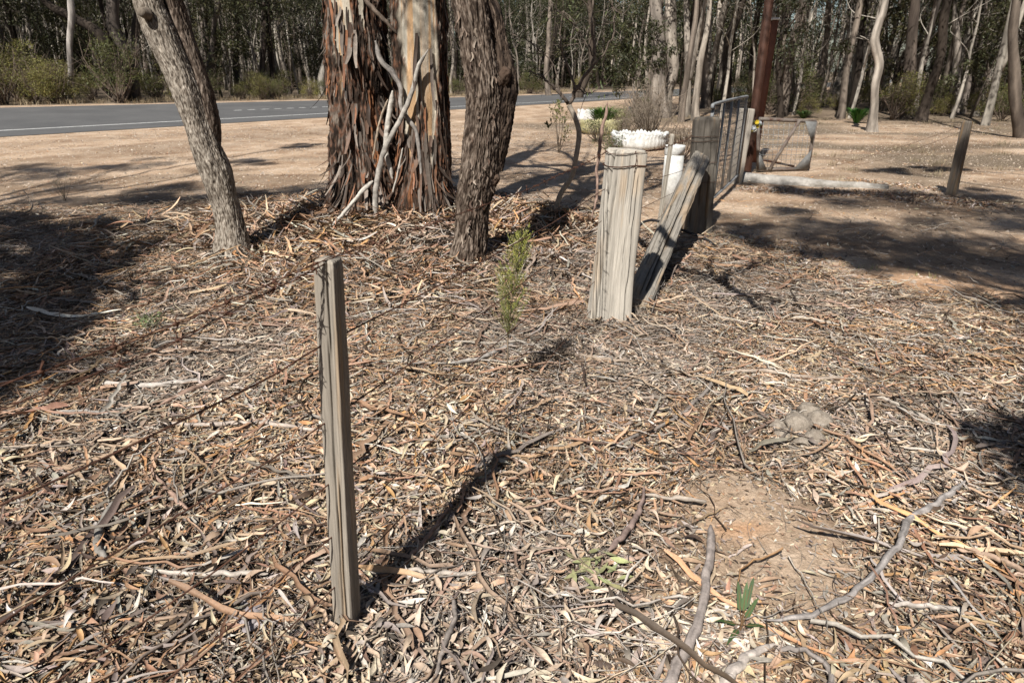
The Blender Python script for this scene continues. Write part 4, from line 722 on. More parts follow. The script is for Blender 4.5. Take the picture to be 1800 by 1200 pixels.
# painted tyre planters, turned inside out with scalloped rims
M_soil2 = vary('planter_soil', [(.3, (.07, .05, .035)), (.7, (.16, .12, .09))], 20)
def tyre(u, v, wpx, hgt, mat, label, rz=0, scal=44):
    x_, y_ = gr(u, v); rad = wpx / 2 * m_per_px(y_, .2); y_ += rad * .8; z0 = hz1(x_, y_); e = empty('tyre_planter', (x_, y_, z0), label, 'planter', 'painted tyre planters'); mb = MB(); na = 128; prof = [(.80, 0), (.96, .08), (1.0, .30), (1.0, .55), (.97, .80), (1.02, 1.0), (.97, 1.02), (.90, .95), (.91, .7), (.90, .4)]; V = []
    for (pr, pz) in prof:
        for j in range(na):
            t = j / na * 6.2832; sc = abs(math.sin(t * scal / 2)); rr = rad * pr * (1 + (.03 * sc if pz > .3 else 0)) * (1 + .02 * math.sin(3 * t + wpx)); zz = pz * hgt * (1 - (.16 * (1 - sc) + .12 * math.sin(5 * t + wpx) ** 2 if pz > .75 else 0)) ; bmp = .012 * math.sin(t * scal) if .2 < pz < .8 else 0
            V.append((x_ + (rr + bmp) * math.cos(t + rz), y_ + (rr + bmp) * math.sin(t + rz), z0 + zz))
    n = len(prof); Q = [(i * na + j, i * na + (j + 1) % na, (i + 1) * na + (j + 1) % na, (i + 1) * na + j) for i in range(n - 1) for j in range(na)]; mb.add(V, Q); mb.build('tyre', mat, e, origin=tuple(e.location))
    mb = MB(); V = [(x_, y_, z0 + hgt * .6)] + [(x_ + rad * .92 * math.cos(j / 32 * 6.2832), y_ + rad * .92 * math.sin(j / 32 * 6.2832), z0 + hgt * .5) for j in range(32)]; mb.add(V, None, [(0, 1 + j, 1 + (j + 1) % 32) for j in range(32)]); mb.build('soil', M_soil2, e, origin=tuple(e.location)); return x_, y_, z0 + hgt * .55, rad
TY = [tyre(1131, 264, 100, .36, M_white, 'large white painted tyre planter with scalloped rim, above the strainer post'), tyre(1061, 238, 74, .36, M_yellow, 'large yellow painted tyre planter in front of the strappy green plant'),
      tyre(1033, 214, 34, .40, M_white, 'small white painted tyre planter left of the strappy green plant'), tyre(1084, 209, 34, .34, M_yellow, 'small yellow painted tyre planter right of the strappy green plant'), tyre(1122, 204, 30, .34, M_white, 'farthest white tyre planter beside the bushy trunks')]
def strappy(u, v, wpx, h, label, col=(.08, .17, .03), n=320):
    x_, y_ = gr(u, v); z0 = hz1(x_, y_); rad = wpx / 2 * m_per_px(y_); mb = MB(); n0 = n; a = U(0, 6.28, n); H = U(.6, 1.1, n) * h; rr = U(.1, 1, n) * rad; V = []; wd = .035
    for t, wf in ((0, .8), (.35, 1), (.7, .85), (1, .05)):
        ox = np.cos(a) * (rad * .15 + rr * t ** 1.5); oy = np.sin(a) * (rad * .15 + rr * t ** 1.5); zz = z0 + H * (t * 1.25 - .35 * t ** 3)
        for s in (-1, 1): V.append(np.stack([x_ + ox - s * np.sin(a) * wd * wf / 2, y_ + oy + s * np.cos(a) * wd * wf / 2, zz], -1))
    V = np.stack(V, 1); b = (np.arange(n) * 8)[:, None, None]; Q = b + np.array([(0, 1, 3, 2), (2, 3, 5, 4), (4, 5, 7, 6)])[None]; mb.add(V.reshape(-1, 3), Q.reshape(-1, 4), None, np.repeat(np.array([col]) * U(.6, 1.4, (n, 1)), 8, 0)); return tag(mb.build('strappy_plant', M_leaf, None, origin=(x_, y_, z0)), label, 'plant')
strappy(1060, 222, 74, .62, 'bright green strappy leaved clump growing among the tyre planters', n=420)
strappy(1505, 217, 46, .50, 'bright green strappy leaved clump alone on the bare ground beside the bent pale trunk', (.06, .17, .03))
strappy(1412, 208, 44, .30, 'low green clump behind the top rail of the rusty gate', (.06, .11, .03), 110)
# small plants and bushes
def bush(name, x_, y_, h, rad, n, ln, wd, col, label, stems=14, cat='shrub', group=None, stemcol=(.2, .16, .12), bare=0.0, sr=.012, clumps=16):
    z0 = hz1(x_, y_); e = empty(name, (x_, y_, z0), label, cat, group); mb = MB(); ml = MB(); O = (x_, y_, z0)
    for k in range(stems):
        a = U(0, 6.28); rr = rad * U(.2, 1); t = np.array((x_ + rr * math.cos(a), y_ + rr * math.sin(a), z0 + h * U(.55, 1.0))); m_ = np.array((x_, y_, z0)) * .5 + t * .5 + RNG.normal(0, rad * .12, 3); tube(mb, [(x_ + U(-.1, .1) * rad, y_ + U(-.1, .1) * rad, z0 - .02, sr), (*m_, sr * .6), (*t, sr * .2)], 5, 9, stemcol)
        for j in range(3): b0_ = m_ + (t - m_) * U(0, .9); b1_ = b0_ + RNG.normal(0, rad * .3, 3) + np.array((0, 0, h * .12)); tube(mb, [(*b0_, sr * .35), (*((b0_ + b1_) / 2 + RNG.normal(0, rad * .05, 3)), sr * .25), (*b1_, sr * .1)], 4, 5, stemcol)
    mb.build('stems', M_stick, e, origin=O)
    if n:
        for k in range(clumps):
            a = U(0, 6.28); rr = rad * math.sqrt(U(0, 1)) * .8; zz = z0 + h * U(max(.2, bare), .95); s_3 = 1 - .5 * ((zz - z0) / h) ** 2; leafclump(ml, (x_ + rr * s_3 * math.cos(a), y_ + rr * s_3 * math.sin(a), zz), rad * U(.25, .45), n // clumps, ln, wd, np.array(col) * U(.7, 1.3), droop=-.4)
        ml.build('foliage', M_leaf, e, origin=O)
    return e
g = gr(1165, 262); bush('dead_bush', g[0], g[1] + 1.6, 1.35, .95, 0, 0, 0, (0, 0, 0), 'tangle of bare grey twigs behind the white tyre and pipe', stems=80, stemcol=(.27, .22, .17), sr=.013)
g = gr(1195, 285); bush('dead_bush', g[0], g[1], .75, .55, 0, 0, 0, (0, 0, 0), 'low heap of bare brown twigs right beside the gate post', stems=40, stemcol=(.24, .18, .13), sr=.007)
g = gr(1128, 205); bush('leafy_shrub', g[0], g[1], .75, .6, 700, .08, .03, (.09, .12, .04), 'small olive green shrub beyond the tyre planters')
g = gr(1090, 222); bush('leafy_shrub', g[0], g[1], .55, .8, 420, .06, .02, (.13, .14, .06), 'low straggly grey green shrub right of the strappy plant', stemcol=(.25, .2, .15), stems=24)
g = gr(1075, 262); bush('leafy_shrub', g[0], g[1], .35, .45, 400, .06, .02, (.08, .10, .035), 'low green weed patch behind the strainer post top')
g = gr(990, 268); bush('leafy_shrub', g[0] - .1, g[1], 1.15, .32, 150, .07, .03, (.16, .15, .06), 'thin shrub with sparse yellowish leaves beside the crooked sapling', stems=7, sr=.008)
g = gr(115, 352); bush('dead_bush', g[0], g[1], .42, .16, 60, .03, .006, (.2, .2, .12), 'wispy dry stemmed weed on the gravel at the left', stems=9, stemcol=(.2, .17, .12), sr=.003)
for (u, v, h_, r_, c_) in ((1050, 250, .5, .5, (.08, .09, .035)), (1100, 240, .55, .6, (.11, .10, .05)), (1130, 226, .7, .7, (.10, .10, .045))): g = gr(u, v); bush('leafy_shrub', g[0], g[1], h_, r_, 380, .06, .02, c_, {1050: 'low dark weedy shrub in front of the yellow tyre planter', 1100: 'brownish twiggy shrub between the yellow and white tyre planters', 1130: 'twiggy half dead shrub behind the white tyre planter'}[u], stems=36, stemcol=(.22, .18, .14), sr=.008)
# feathery seedling
sx, sy = gr(888, 700); z0 = hz1(sx, sy); O = (sx, sy, z0); e = empty('feathery_seedling', O, 'bright green feathery seedling on a thin bare stem in the sunlit litter', 'seedling'); tops = [(892, 640), (893, 590), (898, 540), (905, 500), (912, 460), (922, 424)]; pts = [(sx, sy, z0 - .02, .0045)] + [(*at(u, v, sy + .0), .004 - .0005 * i) for i, (u, v) in enumerate(tops)]
mb = MB(); ml = MB(); tube(mb, pts, 6, 40, (.26, .2, .14)); P = cr(pts, 60)
for k in range(150):
    i = int(U(24, 59)); c = P[i, :3]; hfr = (i - 20) / 39; ln_ = (.17 * (1 - hfr) + .10) * U(.5, 1); a = U(0, 6.28); d = np.array((math.cos(a) * .55, math.sin(a) * .55, U(.75, 1.3))); d /= np.linalg.norm(d); t = c + d * ln_; tube(mb, [(*c, .0014), (*((c + t) / 2 + RNG.normal(0, .006, 3)), .001), (*t, .0006)], 4, 5, (.2, .22, .10))
    n_ = 26; tt = U(.2, 1, n_); p = c + (t - c) * tt[:, None]; D = d + RNG.normal(0, .5, (n_, 3)); D /= np.linalg.norm(D, axis=1)[:, None]; S = np.cross(D, RNG.normal(0, 1, (n_, 3))); S /= np.linalg.norm(S, axis=1)[:, None]; l = U(.010, .022, n_)[:, None]; V = np.stack([p, p + D * l * .5 + S * .0012, p + D * l, p + D * l * .5 - S * .0012], 1)
    colr = np.array((.36, .37, .09)) * (.6 + .6 * hfr) if random.random() > .25 else np.array((.33, .28, .12)); ml.add(V.reshape(-1, 3), (np.arange(n_) * 4)[:, None] + np.arange(4)[None], None, colr * U(.7, 1.3))
mb.build('stem', M_stick, e, origin=O); ml.build('foliage', M_leaf, e, origin=O)
# little dark green seedling at the bottom right
sx, sy = gr(1300, 1115); z0 = hz1(sx, sy); O = (sx, sy, z0); e = empty('gum_seedling', O, 'small dark green seedling with a few long leaves at the bottom right', 'seedling'); mb = MB(); ml = MB()
for (du, dv, h_) in ((-42, 2, .05), (-12, -42, .10), (16, -48, .11), (24, -20, .08), (-22, 28, .03), (34, 12, .05), (2, -30, .12)):
    g = gr(1300 + du, 1115 + dv); c = np.array((sx, sy, z0 + .03)); t = np.array((sx + (g[0] - sx) * .75, sy + (g[1] - sy) * .75, z0 + h_)); tube(mb, [(sx, sy, z0 - .01, .002), (*c, .0018), (*((c + t) / 2), .0012), (*t, .0008)], 5, 8, (.2, .12, .06)); d = t - c; d /= np.linalg.norm(d); s_4 = np.cross(d, (0, 0, 1)); s_4 /= np.linalg.norm(s_4) + 1e-6; m_ = (c + t) / 2
    ml.add([m_ - d * .012, m_ + s_4 * .009, t + s_4 * .005 + d * .01, t + d * .035 - np.array((0, 0, .01)), t - s_4 * .005 + d * .01, m_ - s_4 * .009], [(0, 1, 2, 5), (5, 2, 3, 4)], None, np.array((.05, .085, .03)) * U(.8, 1.5))
mb.build('stem', M_stick, e, origin=O); ml.build('foliage', M_leaf, e, origin=O)
sx, sy = gr(265, 585); bush('weed', sx, sy, .14, .13, 260, .03, .006, (.16, .2, .09), 'small grey green weed under the barbed wire at the left', stems=10, sr=.002, stemcol=(.4, .38, .3))
# fresh pale green fallen leaves patch: a few leaves on top of the litter
mb = MB(); g = gr(1045, 1015); n = 26; x = RNG.normal(g[0], .05, n); y = RNG.normal(g[1], .045, n); o_pal = PAL.copy(); PAL[:] = (.36, .37, .19); ribbons(mb, x, y, U(.05, .085, n), U(.014, .02, n), PW_leaf, k=6, wide=3, zt=.01, zoff=.035, tilt=.12, curv=.12, curl=.06); PAL[:] = o_pal; tag(mb.build('green_leaves', M_litter), 'cluster of fresh pale green fallen leaves near the bottom centre', 'fallen leaves', kind='stuff')
# sapling with crooked pale stem, and a thin bare stick
sx, sy = gr(975, 386); z0 = hz1(sx, sy); O = (sx, sy, z0); e = empty('crooked_sapling', O, 'crooked pale sapling forking into bare twigs left of the strainer post', 'sapling'); mb = MB()
tr_ = pxpath([(972, 392, 9), (984, 345, 9), (1005, 310, 9), (1013, 275, 9), (1018, 235, 9), (1010, 205, 9), (1000, 185, 9)], sy); V, Q, T, _, _ = loft(cr(tr_, 80), 12, rough_bark(3, .002, 3, 8)); mb.add(V, Q, T, (.42, .36, .29)); mb.build('stem', M_stick, e, origin=O); mb = MB(); ml = MB()
for path in ([(1000, 185, 7), (985, 165, 6), (960, 140, 4), (930, 125, 2)], [(1000, 185, 7), (1012, 160, 7), (1030, 130, 6), (1045, 100, 5), (1040, 40, 4), (1043, -20, 3)], [(1012, 160, 5), (1000, 120, 4), (985, 80, 3), (990, 20, 2)], [(985, 165, 3), (975, 120, 2), (940, 80, 2), (900, 60, 1)], [(1030, 130, 4), (1060, 95, 3), (1080, 50, 3), (1075, 0, 2)], [(1045, 100, 3), (1020, 60, 2), (1000, 30, 2)], [(1010, 150, 3), (1035, 165, 2), (1060, 150, 1)]):
    p = pxpath(path, sy); tube(mb, p, 7, 30, (.17, .135, .11), wob=.03); p = cr(p, 12)
    for k in range(9): c = p[int(U(4, 12)), :3]; t = c + RNG.normal(0, .16, 3); tube(mb, [(*c, .004), (*((c + t) / 2 + RNG.normal(0, .02, 3)), .003), (*t, .001)], 4, 5, (.17, .135, .11))
    for k in range(2): leafclump(ml, p[-1 - k * 3, :3] + RNG.normal(0, .1, 3), .14, 12, .06, .016, (.12, .14, .06))
for (u, v) in ((975, 192), (965, 215), (995, 210), (988, 368), (998, 372), (985, 178)): leafclump(ml, at(u, v, sy - .05), .05, 9, .05, .03, (.17, .2, .11) if v > 300 else (.12, .12, .05))
mb.build('twigs', M_stick, e, origin=O); ml.build('foliage', M_leaf, e, origin=O)
branch('bare_stick', [(1038, 392, 3), (1048, 350, 4), (1050, 300, 5), (1055, 262, 6), (1060, 222, 6), (1069, 180, 6)], 'thin bare upright stick rising left of the strainer post top', 'stick', Y=gr(1040, 388)[1] - .3, col=(.36, .25, .2), wob=.04)
# earth clod, flat stone, pale stones, spiky dead clump
def lump(name, x_, y_, r, mat, label, cat, sq_=.7, seed=0, k=9, amp=.3):
    z0 = hz1(x_, y_); mb = MB(); n, m_ = 40, 64; th = np.linspace(.02, math.pi * .62, n)[:, None]; ph = (np.arange(m_) / m_ * 2 * math.pi)[None]; d = np.stack([np.sin(th) * np.cos(ph), np.sin(th) * np.sin(ph), np.cos(th) + 0 * ph], -1)
    lobes = np.abs(fbm(d[..., 0] * 1.7 + seed, d[..., 1] * 1.7, d[..., 2] * 1.7, 2) - .5) * 2; fine = fbm(d[..., 0] * k + seed, d[..., 1] * k, d[..., 2] * k, 4) - .5; rr = r * (.75 + .7 * lobes + amp * fine)[..., None]
    V = d * rr * np.array((1, 1, sq_)) + np.array((x_, y_, z0 + .01)); V = V.reshape(-1, 3); Q = [(i * m_ + j, (i + 1) * m_ + j, (i + 1) * m_ + (j + 1) % m_, i * m_ + (j + 1) % m_) for i in range(n - 1) for j in range(m_)]
    mb.add(V, Q, [(j, (j + 1) % m_, n * m_) for j in range(m_)], None) if False else mb.add(np.vstack([V, V[:m_].mean(0)]), Q, [(j, (j + 1) % m_, n * m_) for j in range(m_)]); return tag(mb.build(name, mat, None, origin=(x_, y_, z0)), label, cat)
g = gr(1400, 760)
ec = empty('earth_clod', (g[0], g[1], hz1(*g)), 'crumbly pale grey lump of dried earth in the litter', 'earth clod')
mbp = MB()
for (du, dv, rr, zz) in ((0, 0, .062, 0), (38, -8, .055, .01), (18, -22, .05, .02), (-22, 14, .042, 0), (30, 22, .045, 0), (8, 28, .036, 0), (-34, -2, .036, 0), (48, 14, .035, 0), (-6, 42, .028, 0)):
    c = gr(1400 + du, 756 + dv); n, m_ = 22, 34; th = np.linspace(.02, math.pi - .02, n)[:, None]; ph = (np.arange(m_) / m_ * 2 * math.pi)[None]; d = np.stack([np.sin(th) * np.cos(ph), np.sin(th) * np.sin(ph), np.cos(th) + 0 * ph], -1)
    rr_ = rr * (.8 + .5 * fbm(d[..., 0] * 2 + du, d[..., 1] * 2, d[..., 2] * 2, 2) + .35 * (fbm(d[..., 0] * 8 + du, d[..., 1] * 8, d[..., 2] * 8, 3) - .5))[..., None]; V = d * rr_ * np.array((1, 1, .8)) + np.array((c[0], c[1], hz1(*c) + zz + rr * .45)); Q = [(i * m_ + j, (i + 1) * m_ + j, (i + 1) * m_ + (j + 1) % m_, i * m_ + (j + 1) % m_) for i in range(n - 1) for j in range(m_)]; mbp.add(V.reshape(-1, 3), Q)
mbp.build('lumps', M_clod, ec, origin=tuple(ec.location))
g = gr(452, 1085); lump('flat_stone', g[0], g[1], .075, M_stone, 'flat purplish grey stone bedded in the litter at the lower left', 'stone', sq_=.32, seed=4, amp=.12)
for (u, v, r, l) in ((1348, 500, .022, 'white pebble on the litter under the branch shadow'), (1415, 457, .022, 'white pebble at the near edge of the driveway'), (1304, 418, .03, 'pale stone near the foot of the gate post')):
    g = gr(u, v); lump('pebble', g[0], g[1], r, M_white, l, 'pebble', seed=u)
g = gr(975, 640); bush('dead_tuft', g[0], g[1], .09, .13, 0, 0, 0, (0, 0, 0), 'dark spiky dead tuft in the litter before the strainer post', stems=60, cat='dead tuft', stemcol=(.06, .045, .035), sr=.0022)
g = gr(1115, 555); bush('dead_tuft', g[0] + .02, g[1] - .1, .14, .08, 0, 0, 0, (0, 0, 0), 'wiry grey dead weed at the foot of the strainer post', stems=12, cat='dead tuft', stemcol=(.38, .33, .27), sr=.0018)
# roadside guide post and reflector
gpx = road_pt(*[float(v_) for v_ in road_sp(*gr(1112, 178))]); mb = MB(); q = gr(1112, 178); sp_ = road_sp(*q); q = road_pt(float(sp_[0]), RW + .9); O = (q[0], q[1], q[2])
e = empty('guide_post', O, 'white roadside guide post across the road', 'guide post'); V, Q, T, _, _ = loft(np.array([(*O[:2], O[2] - .1, .06), (*O[:2], O[2] + 1.05, .06), (*O[:2], O[2] + 1.1, .04)]), 12, shape=lambda th: sq(th, 1, .4)); mb.add(V, Q, T); mb.build('blade', M_white, e, origin=O); mb = MB(); box(mb, (O[0], O[1] - .035, O[2] + .9), (.07, .012, .09), .5); mb.build('reflector', M_rust, e, smooth=False, origin=O)
M_amber = vary('amber_reflector', [(.3, (.7, .30, .03)), (.7, (.8, .38, .05))], 5, rough=.4)
q = gr(273, 190, .12); sp_ = road_sp(*q); q = road_pt(float(sp_[0]), min(float(sp_[1]), 4.0)); V, Q, T, _, _ = loft(np.array([(q[0], q[1], q[2], .13), (q[0], q[1], q[2] + .05, .11), (q[0], q[1], q[2] + .09, .05)]), 4); mb = MB(); mb.add(V, Q, T); tag(mb.build('road_stud', M_amber, None, origin=q), 'small orange marker on the road surface at the left', 'road marker')
# ------------------------------------------------------------------ woodland
PALE, MIDB, DARK = (.46, .41, .35), (.25, .21, .175), (.055, .043, .034)
def tree_trunk_mb(path, col, na=10, n=44, limbs=6, h0=.3, seed=0, lr=.32, limblen=2.0):
    mb = MB(); P = cr(path, n); wv = np.arange(n) * 8.0 / n + seed * 3.1; P[1:, 0] += (vn(wv, wv * 0 + seed) - .5)[1:] * P[0, 3] * 1.0; P[1:, 1] += (vn(wv, wv * 0 + seed + 40) - .5)[1:] * P[0, 3] * 1.0
    V, Q, T, TH, S = loft(P, na, lambda TH, S, rad: rad * (.28 * (fbm(np.cos(TH) * 2 + seed, np.sin(TH) * 2, S * 2, 3) - .5) + .45 * np.exp(-S / .25)))
    st = sm(.45, .6, fbm(np.cos(TH) * 1.5 + seed, np.sin(TH) * 1.5, S * .45, 3))[..., None]; C = np.array(col) * (1 - st * .45) * (.75 + .5 * fbm(np.cos(TH) * 3, np.sin(TH) * 3, S * .8, 3))[..., None]
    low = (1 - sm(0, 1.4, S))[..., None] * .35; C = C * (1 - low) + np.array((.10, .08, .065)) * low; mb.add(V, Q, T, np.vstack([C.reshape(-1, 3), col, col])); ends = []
    for k in range(limbs):
        i = int(U(h0, .9) * (n - 1)); c = P[i, :3]; r = P[i, 3] * U(.3, .55); a = U(0, 6.28); ln_ = limblen * U(.5, 1.3); d = np.array((math.cos(a), math.sin(a), U(.5, 1.3))); m_ = c + d * ln_ * .5 + RNG.normal(0, .15, 3); t = c + d * ln_ + RNG.normal(0, .25, 3)
        tube(mb, [(*c, r), (*m_, r * .7), (*t, r * .25)], 6, 9, np.array(col) * U(.7, 1.1)); ends.append(t)
        for j in range(2): b_1 = m_ + (t - m_) * U(0, .8); b_2 = b_1 + RNG.normal(0, .5, 3) + np.array((0, 0, .2)); tube(mb, [(*b_1, r * .35), (*((b_1 + b_2) / 2 + RNG.normal(0, .08, 3)), r * .25), (*b_2, .008)], 4, 6, np.array(col) * .8); ends.append(b_2)
    ends.append(P[-1, :3]); return mb, ends
FOL = [(.062, .062, .027), (.046, .049, .022), (.078, .072, .033), (.040, .042, .020)]
def crown_mb(ends, n, rad=.75, ln=.20, wd=.055, col=FOL[0], extra=0, zr=(3, 9), sp=1.6):
    mb = MB(); pts = list(ends) + [np.array((RNG.normal(0, sp * .5), RNG.normal(0, sp * .5), U(*zr))) for _ in range(extra)]
    for p in pts: leafclump(mb, p, rad * U(.6, 1.3), max(8, n // len(pts)), ln, wd, np.array(col) * U(.6, 1.45), droop=.5, squash=.75)
    return mb
PROTO = []
def proto(h, r, col, lean, fork, nleaf, extra, folc, h0, zr, bark):
    path = [(0, 0, -.3, r * 1.15), (lean * .1, 0, h * .1, r), (lean * .35 + U(-.2, .2), U(-.2, .2), h * .35, r * .82), (lean * .6 + U(-.3, .3), U(-.3, .3), h * .65, r * .55), (lean * .8, U(-.3, .3), h, r * .18)]
    mb, ends = tree_trunk_mb(path, col, limbs=7, h0=h0, seed=len(PROTO) * 3 + 1, limblen=h * .2)
    if fork:
        p2 = [(*path[1][:3], r * .7), (path[1][0] - fork * .3, .1, h * .3, r * .6), (path[1][0] - fork, .2, h * .85, r * .15)]; m2, e2 = tree_trunk_mb(p2, col, limbs=4, h0=h0, seed=len(PROTO) * 7 + 2, limblen=h * .16); mb.add(np.concatenate(m2.V), None, None, np.concatenate(m2.C)); mb.Q += [q + (mb.n - m2.n) for q in m2.Q]; mb.T += [t + (mb.n - m2.n) for t in m2.T]; ends += e2
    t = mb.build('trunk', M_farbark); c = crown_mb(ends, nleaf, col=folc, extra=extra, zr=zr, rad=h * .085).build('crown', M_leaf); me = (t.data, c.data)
    for o in (t, c): bpy.data.objects.remove(o)
    PROTO.append((me, bark)); return me
for k in range(4): proto(U(9, 13), U(.09, .14), (PALE, (.56, .52, .45))[k % 2], U(-1.6, 1.6), (0, 0, 1.5, -1.2)[k], 3000, 7, FOL[k % 4], .4, (4.5, 10), 'pale')
for k in range(4): proto(U(9, 13), U(.09, .15), (MIDB, (.34, .29, .25))[k % 2], U(-1.4, 1.4), (0, 1.3, 0, 0)[k], 3200, 8, FOL[(k + 1) % 4], .38, (4, 10), 'grey brown')
for k in range(4): proto(U(8, 12), U(.09, .17), DARK, U(-2, 2), (1.2, 0, 0, -1)[k], 3800, 14, FOL[(k + 2) % 4], .22, (2.6, 8), 'dark')
for k in range(3): proto(U(4, 6), U(.035, .06), (MIDB, PALE, DARK)[k], U(-.8, .8), .6, 2600, 9, FOL[k], .25, (1.3, 4), 'young ' + ('grey', 'pale', 'dark')[k])
def plant(me, x_, y_, label, group, sc=1.0, rz=None, crown=True, name='gum_tree'):
    e = empty(name, (x_, y_, hz1(x_, y_)), label, 'tree', group, U(0, 6.28) if rz is None else rz); e.scale = (sc, sc, sc * U(.9, 1.15))
    for nm, d in (('trunk', me[0]), ('crown', me[1])):
        o = bpy.data.objects.new(nm, d); COL.objects.link(o); o.parent = e
# trees that stand out, traced from base upward; rows (u, v, width px)
def feature(base_v, rows, col, label, crown_n=2500, hgt=10, Y=None, cz=(4.5, 9), branches=5, top_r=.05, name='gum_tree', fo=0, csp=2.2, group=None):
    bx, by = gr(rows[0][0], base_v); by = Y or by; z0 = hz1(bx, by)
    if Y: bx = at(rows[0][0], base_v, Y)[0]
    P = pxpath(rows, by); P[0] = (P[0][0], by, z0 - .15, P[0][3] * 1.1); l = P[-1]; d0 = np.array(P[-1][:3]) - np.array(P[-2][:3]); d0 /= np.linalg.norm(d0)
    if l[2] < hgt: P += [(l[0] + d0[0] * (hgt - l[2]) * .35, by + .2, l[2] + (hgt - l[2]) * .5, l[3] * .6), (l[0] + d0[0] * (hgt - l[2]) * .5, by + .3, hgt, top_r)]
    e = empty(name, (bx, by, z0), label, 'tree', group); O = tuple(e.location)
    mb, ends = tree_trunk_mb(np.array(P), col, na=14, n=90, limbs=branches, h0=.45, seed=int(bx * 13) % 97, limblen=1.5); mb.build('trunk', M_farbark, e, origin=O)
    m = MB(); c0 = np.array(P[-1][:3])
    for k in range(16): leafclump(m, c0 + np.array((RNG.normal(0, csp * .55), RNG.normal(0, csp * .55), -U(0, hgt - cz[0]))), U(.5, 1.0), crown_n // 22, .17, .045, np.array(FOL[fo % 4]) * U(.7, 1.3))
    for p in ends[-9:]: leafclump(m, p, .6, crown_n // 30, .17, .045, np.array(FOL[fo % 4]) * U(.7, 1.3))
    m.build('crown', M_leaf, e, origin=O); return e
FT = [
 (206, [(210, 206, 26), (1165, 0, 0)][:0] or [(1158, 206, 30), (1163, 150, 27), (1158, 90, 24), (1150, 40, 22), (1145, 0, 20)], (.34, .30, .26), 'stout pale gum with twin stems beyond the tyre planters, left stem', {}),
 (204, [(1170, 204, 24), (1173, 150, 22), (1180, 80, 20), (1184, 0, 20)], PALE, 'straight bright pale stem right against the stout pale gum', {}),
 (214, [(1196, 214, 11), (1204, 160, 11), (1212, 100, 10), (1222, 40, 9), (1226, 0, 8)], MIDB, 'slim brown stem just left of the gate post top', {}),
 (212, [(1224, 230, 14), (1221, 180, 13), (1232, 110, 11), (1243, 50, 9), (1248, 0, 8)], PALE, 'curved pale thin trunk directly behind the gate post', {}),
 (198, [(1203, 198, 14), (1208, 130, 14), (1214, 60, 13), (1222, 0, 12)], DARK, 'nearly black trunk between the pale stems left of the gate post', {}),
 (190, [(1244, 190, 16), (1244, 130, 15), (1238, 70, 14), (1236, 0, 13)], MIDB, 'grey brown trunk above the left end of the mesh gate', {}),
 (192, [(1277, 192, 17), (1280, 130, 16), (1284, 70, 17), (1300, 20, 13), (1306, 0, 11)], DARK, 'black forked trunk above the middle of the mesh gate', {}),
 (186, [(1262, 186, 14), (1268, 120, 12), (1266, 60, 11), (1270, 0, 10)], PALE, 'pale trunk between the black forked one and the mesh gate hinge', {}),
 (206, [(1322, 206, 4), (1326, 120, 4), (1322, 60, 3), (1318, 0, 3)], PALE, 'very thin pale stem touching the tall steel post', dict(crown_n=600, hgt=6)),
 (188, [(1446, 188, 12), (1446, 130, 12), (1452, 70, 10), (1456, 0, 9)], (.34, .28, .23), 'slim tan trunk left of the leaning pale pair', {}),
 (184, [(1466, 184, 20), (1474, 150, 17), (1486, 110, 13), (1496, 60, 11), (1508, 0, 10)], PALE, 'pale trunk of the leaning pair, left one with swollen foot', {}),
 (180, [(1482, 180, 17), (1494, 150, 15), (1510, 110, 14), (1524, 60, 13), (1538, 0, 11)], (.38, .33, .28), 'grey trunk of the leaning pair, right one tilted more', {}),
 (232, [(1534, 232, 17), (1537, 190, 14), (1536, 150, 13), (1542, 115, 14), (1536, 85, 15), (1535, 65, 14), (1546, 30, 12), (1556, 0, 11)], (.50, .45, .39), 'bent pale trunk standing forward alone at the woodland edge', {}),
 (208, [(1588, 208, 22), (1592, 160, 20), (1597, 100, 19), (1601, 50, 17), (1606, 0, 16)], (.15, .12, .10), 'dark grey trunk right of the bent pale one', {}),
 (214, [(1617, 214, 18), (1628, 170, 16), (1645, 110, 15), (1658, 60, 15), (1668, 0, 15)], DARK, 'black slanting trunk right of the dark grey one', {}),
 (200, [(1676, 202, 22), (1679, 150, 17), (1680, 100, 14), (1676, 50, 11), (1677, 10, 7)], (.44, .39, .34), 'pale flared trunk ending in white forked limbs', {}),
 (198, [(1686, 200, 12), (1697, 160, 10), (1706, 120, 9), (1714, 90, 7)], (.36, .31, .27), 'slim pale trunk leaning out beside the flared trunk', dict(crown_n=1300, hgt=7)),
 (204, [(1712, 204, 9), (1727, 165, 9), (1745, 130, 10), (1762, 95, 9), (1774, 50, 8), (1786, 0, 8)], (.46, .42, .37), 'thin pale trunk slanting strongly at the right edge', {}),
 (242, [(1801, 245, 20), (1788, 205, 18), (1779, 160, 18), (1777, 110, 17), (1781, 60, 15), (1790, 0, 14)], (.17, .14, .115), 'curved dark trunk at the extreme right edge', {}),
 (178, [(1386, 135, 9), (1378, 100, 8), (1374, 60, 7)][:0] or [(1392, 178, 8), (1386, 138, 8), (1379, 105, 7), (1372, 50, 6)], PALE, 'thin bright pale trunk just right of the steel posts', {}),
 (176, [(1404, 176, 7), (1401, 138, 7), (1397, 100, 6), (1400, 50, 6)], PALE, 'second thin bright pale trunk right of the steel posts', {}),
 (172, [(1018, 168, 13), (1028, 140, 13), (1040, 110, 12), (1042, 60, 10), (1040, 0, 8)], (.12, .095, .075), 'dark forked trunk across the road above the crooked sapling', {}),
 (168, [(965, 168, 9), (962, 120, 9), (965, 60, 8), (968, 0, 7)], MIDB, 'brown trunk across the road right of the dark furrowed tree', {}),
]
for bv, rows, col, lab, kw in FT: feature(bv, rows, col, lab, fo=random.randrange(4), **kw)
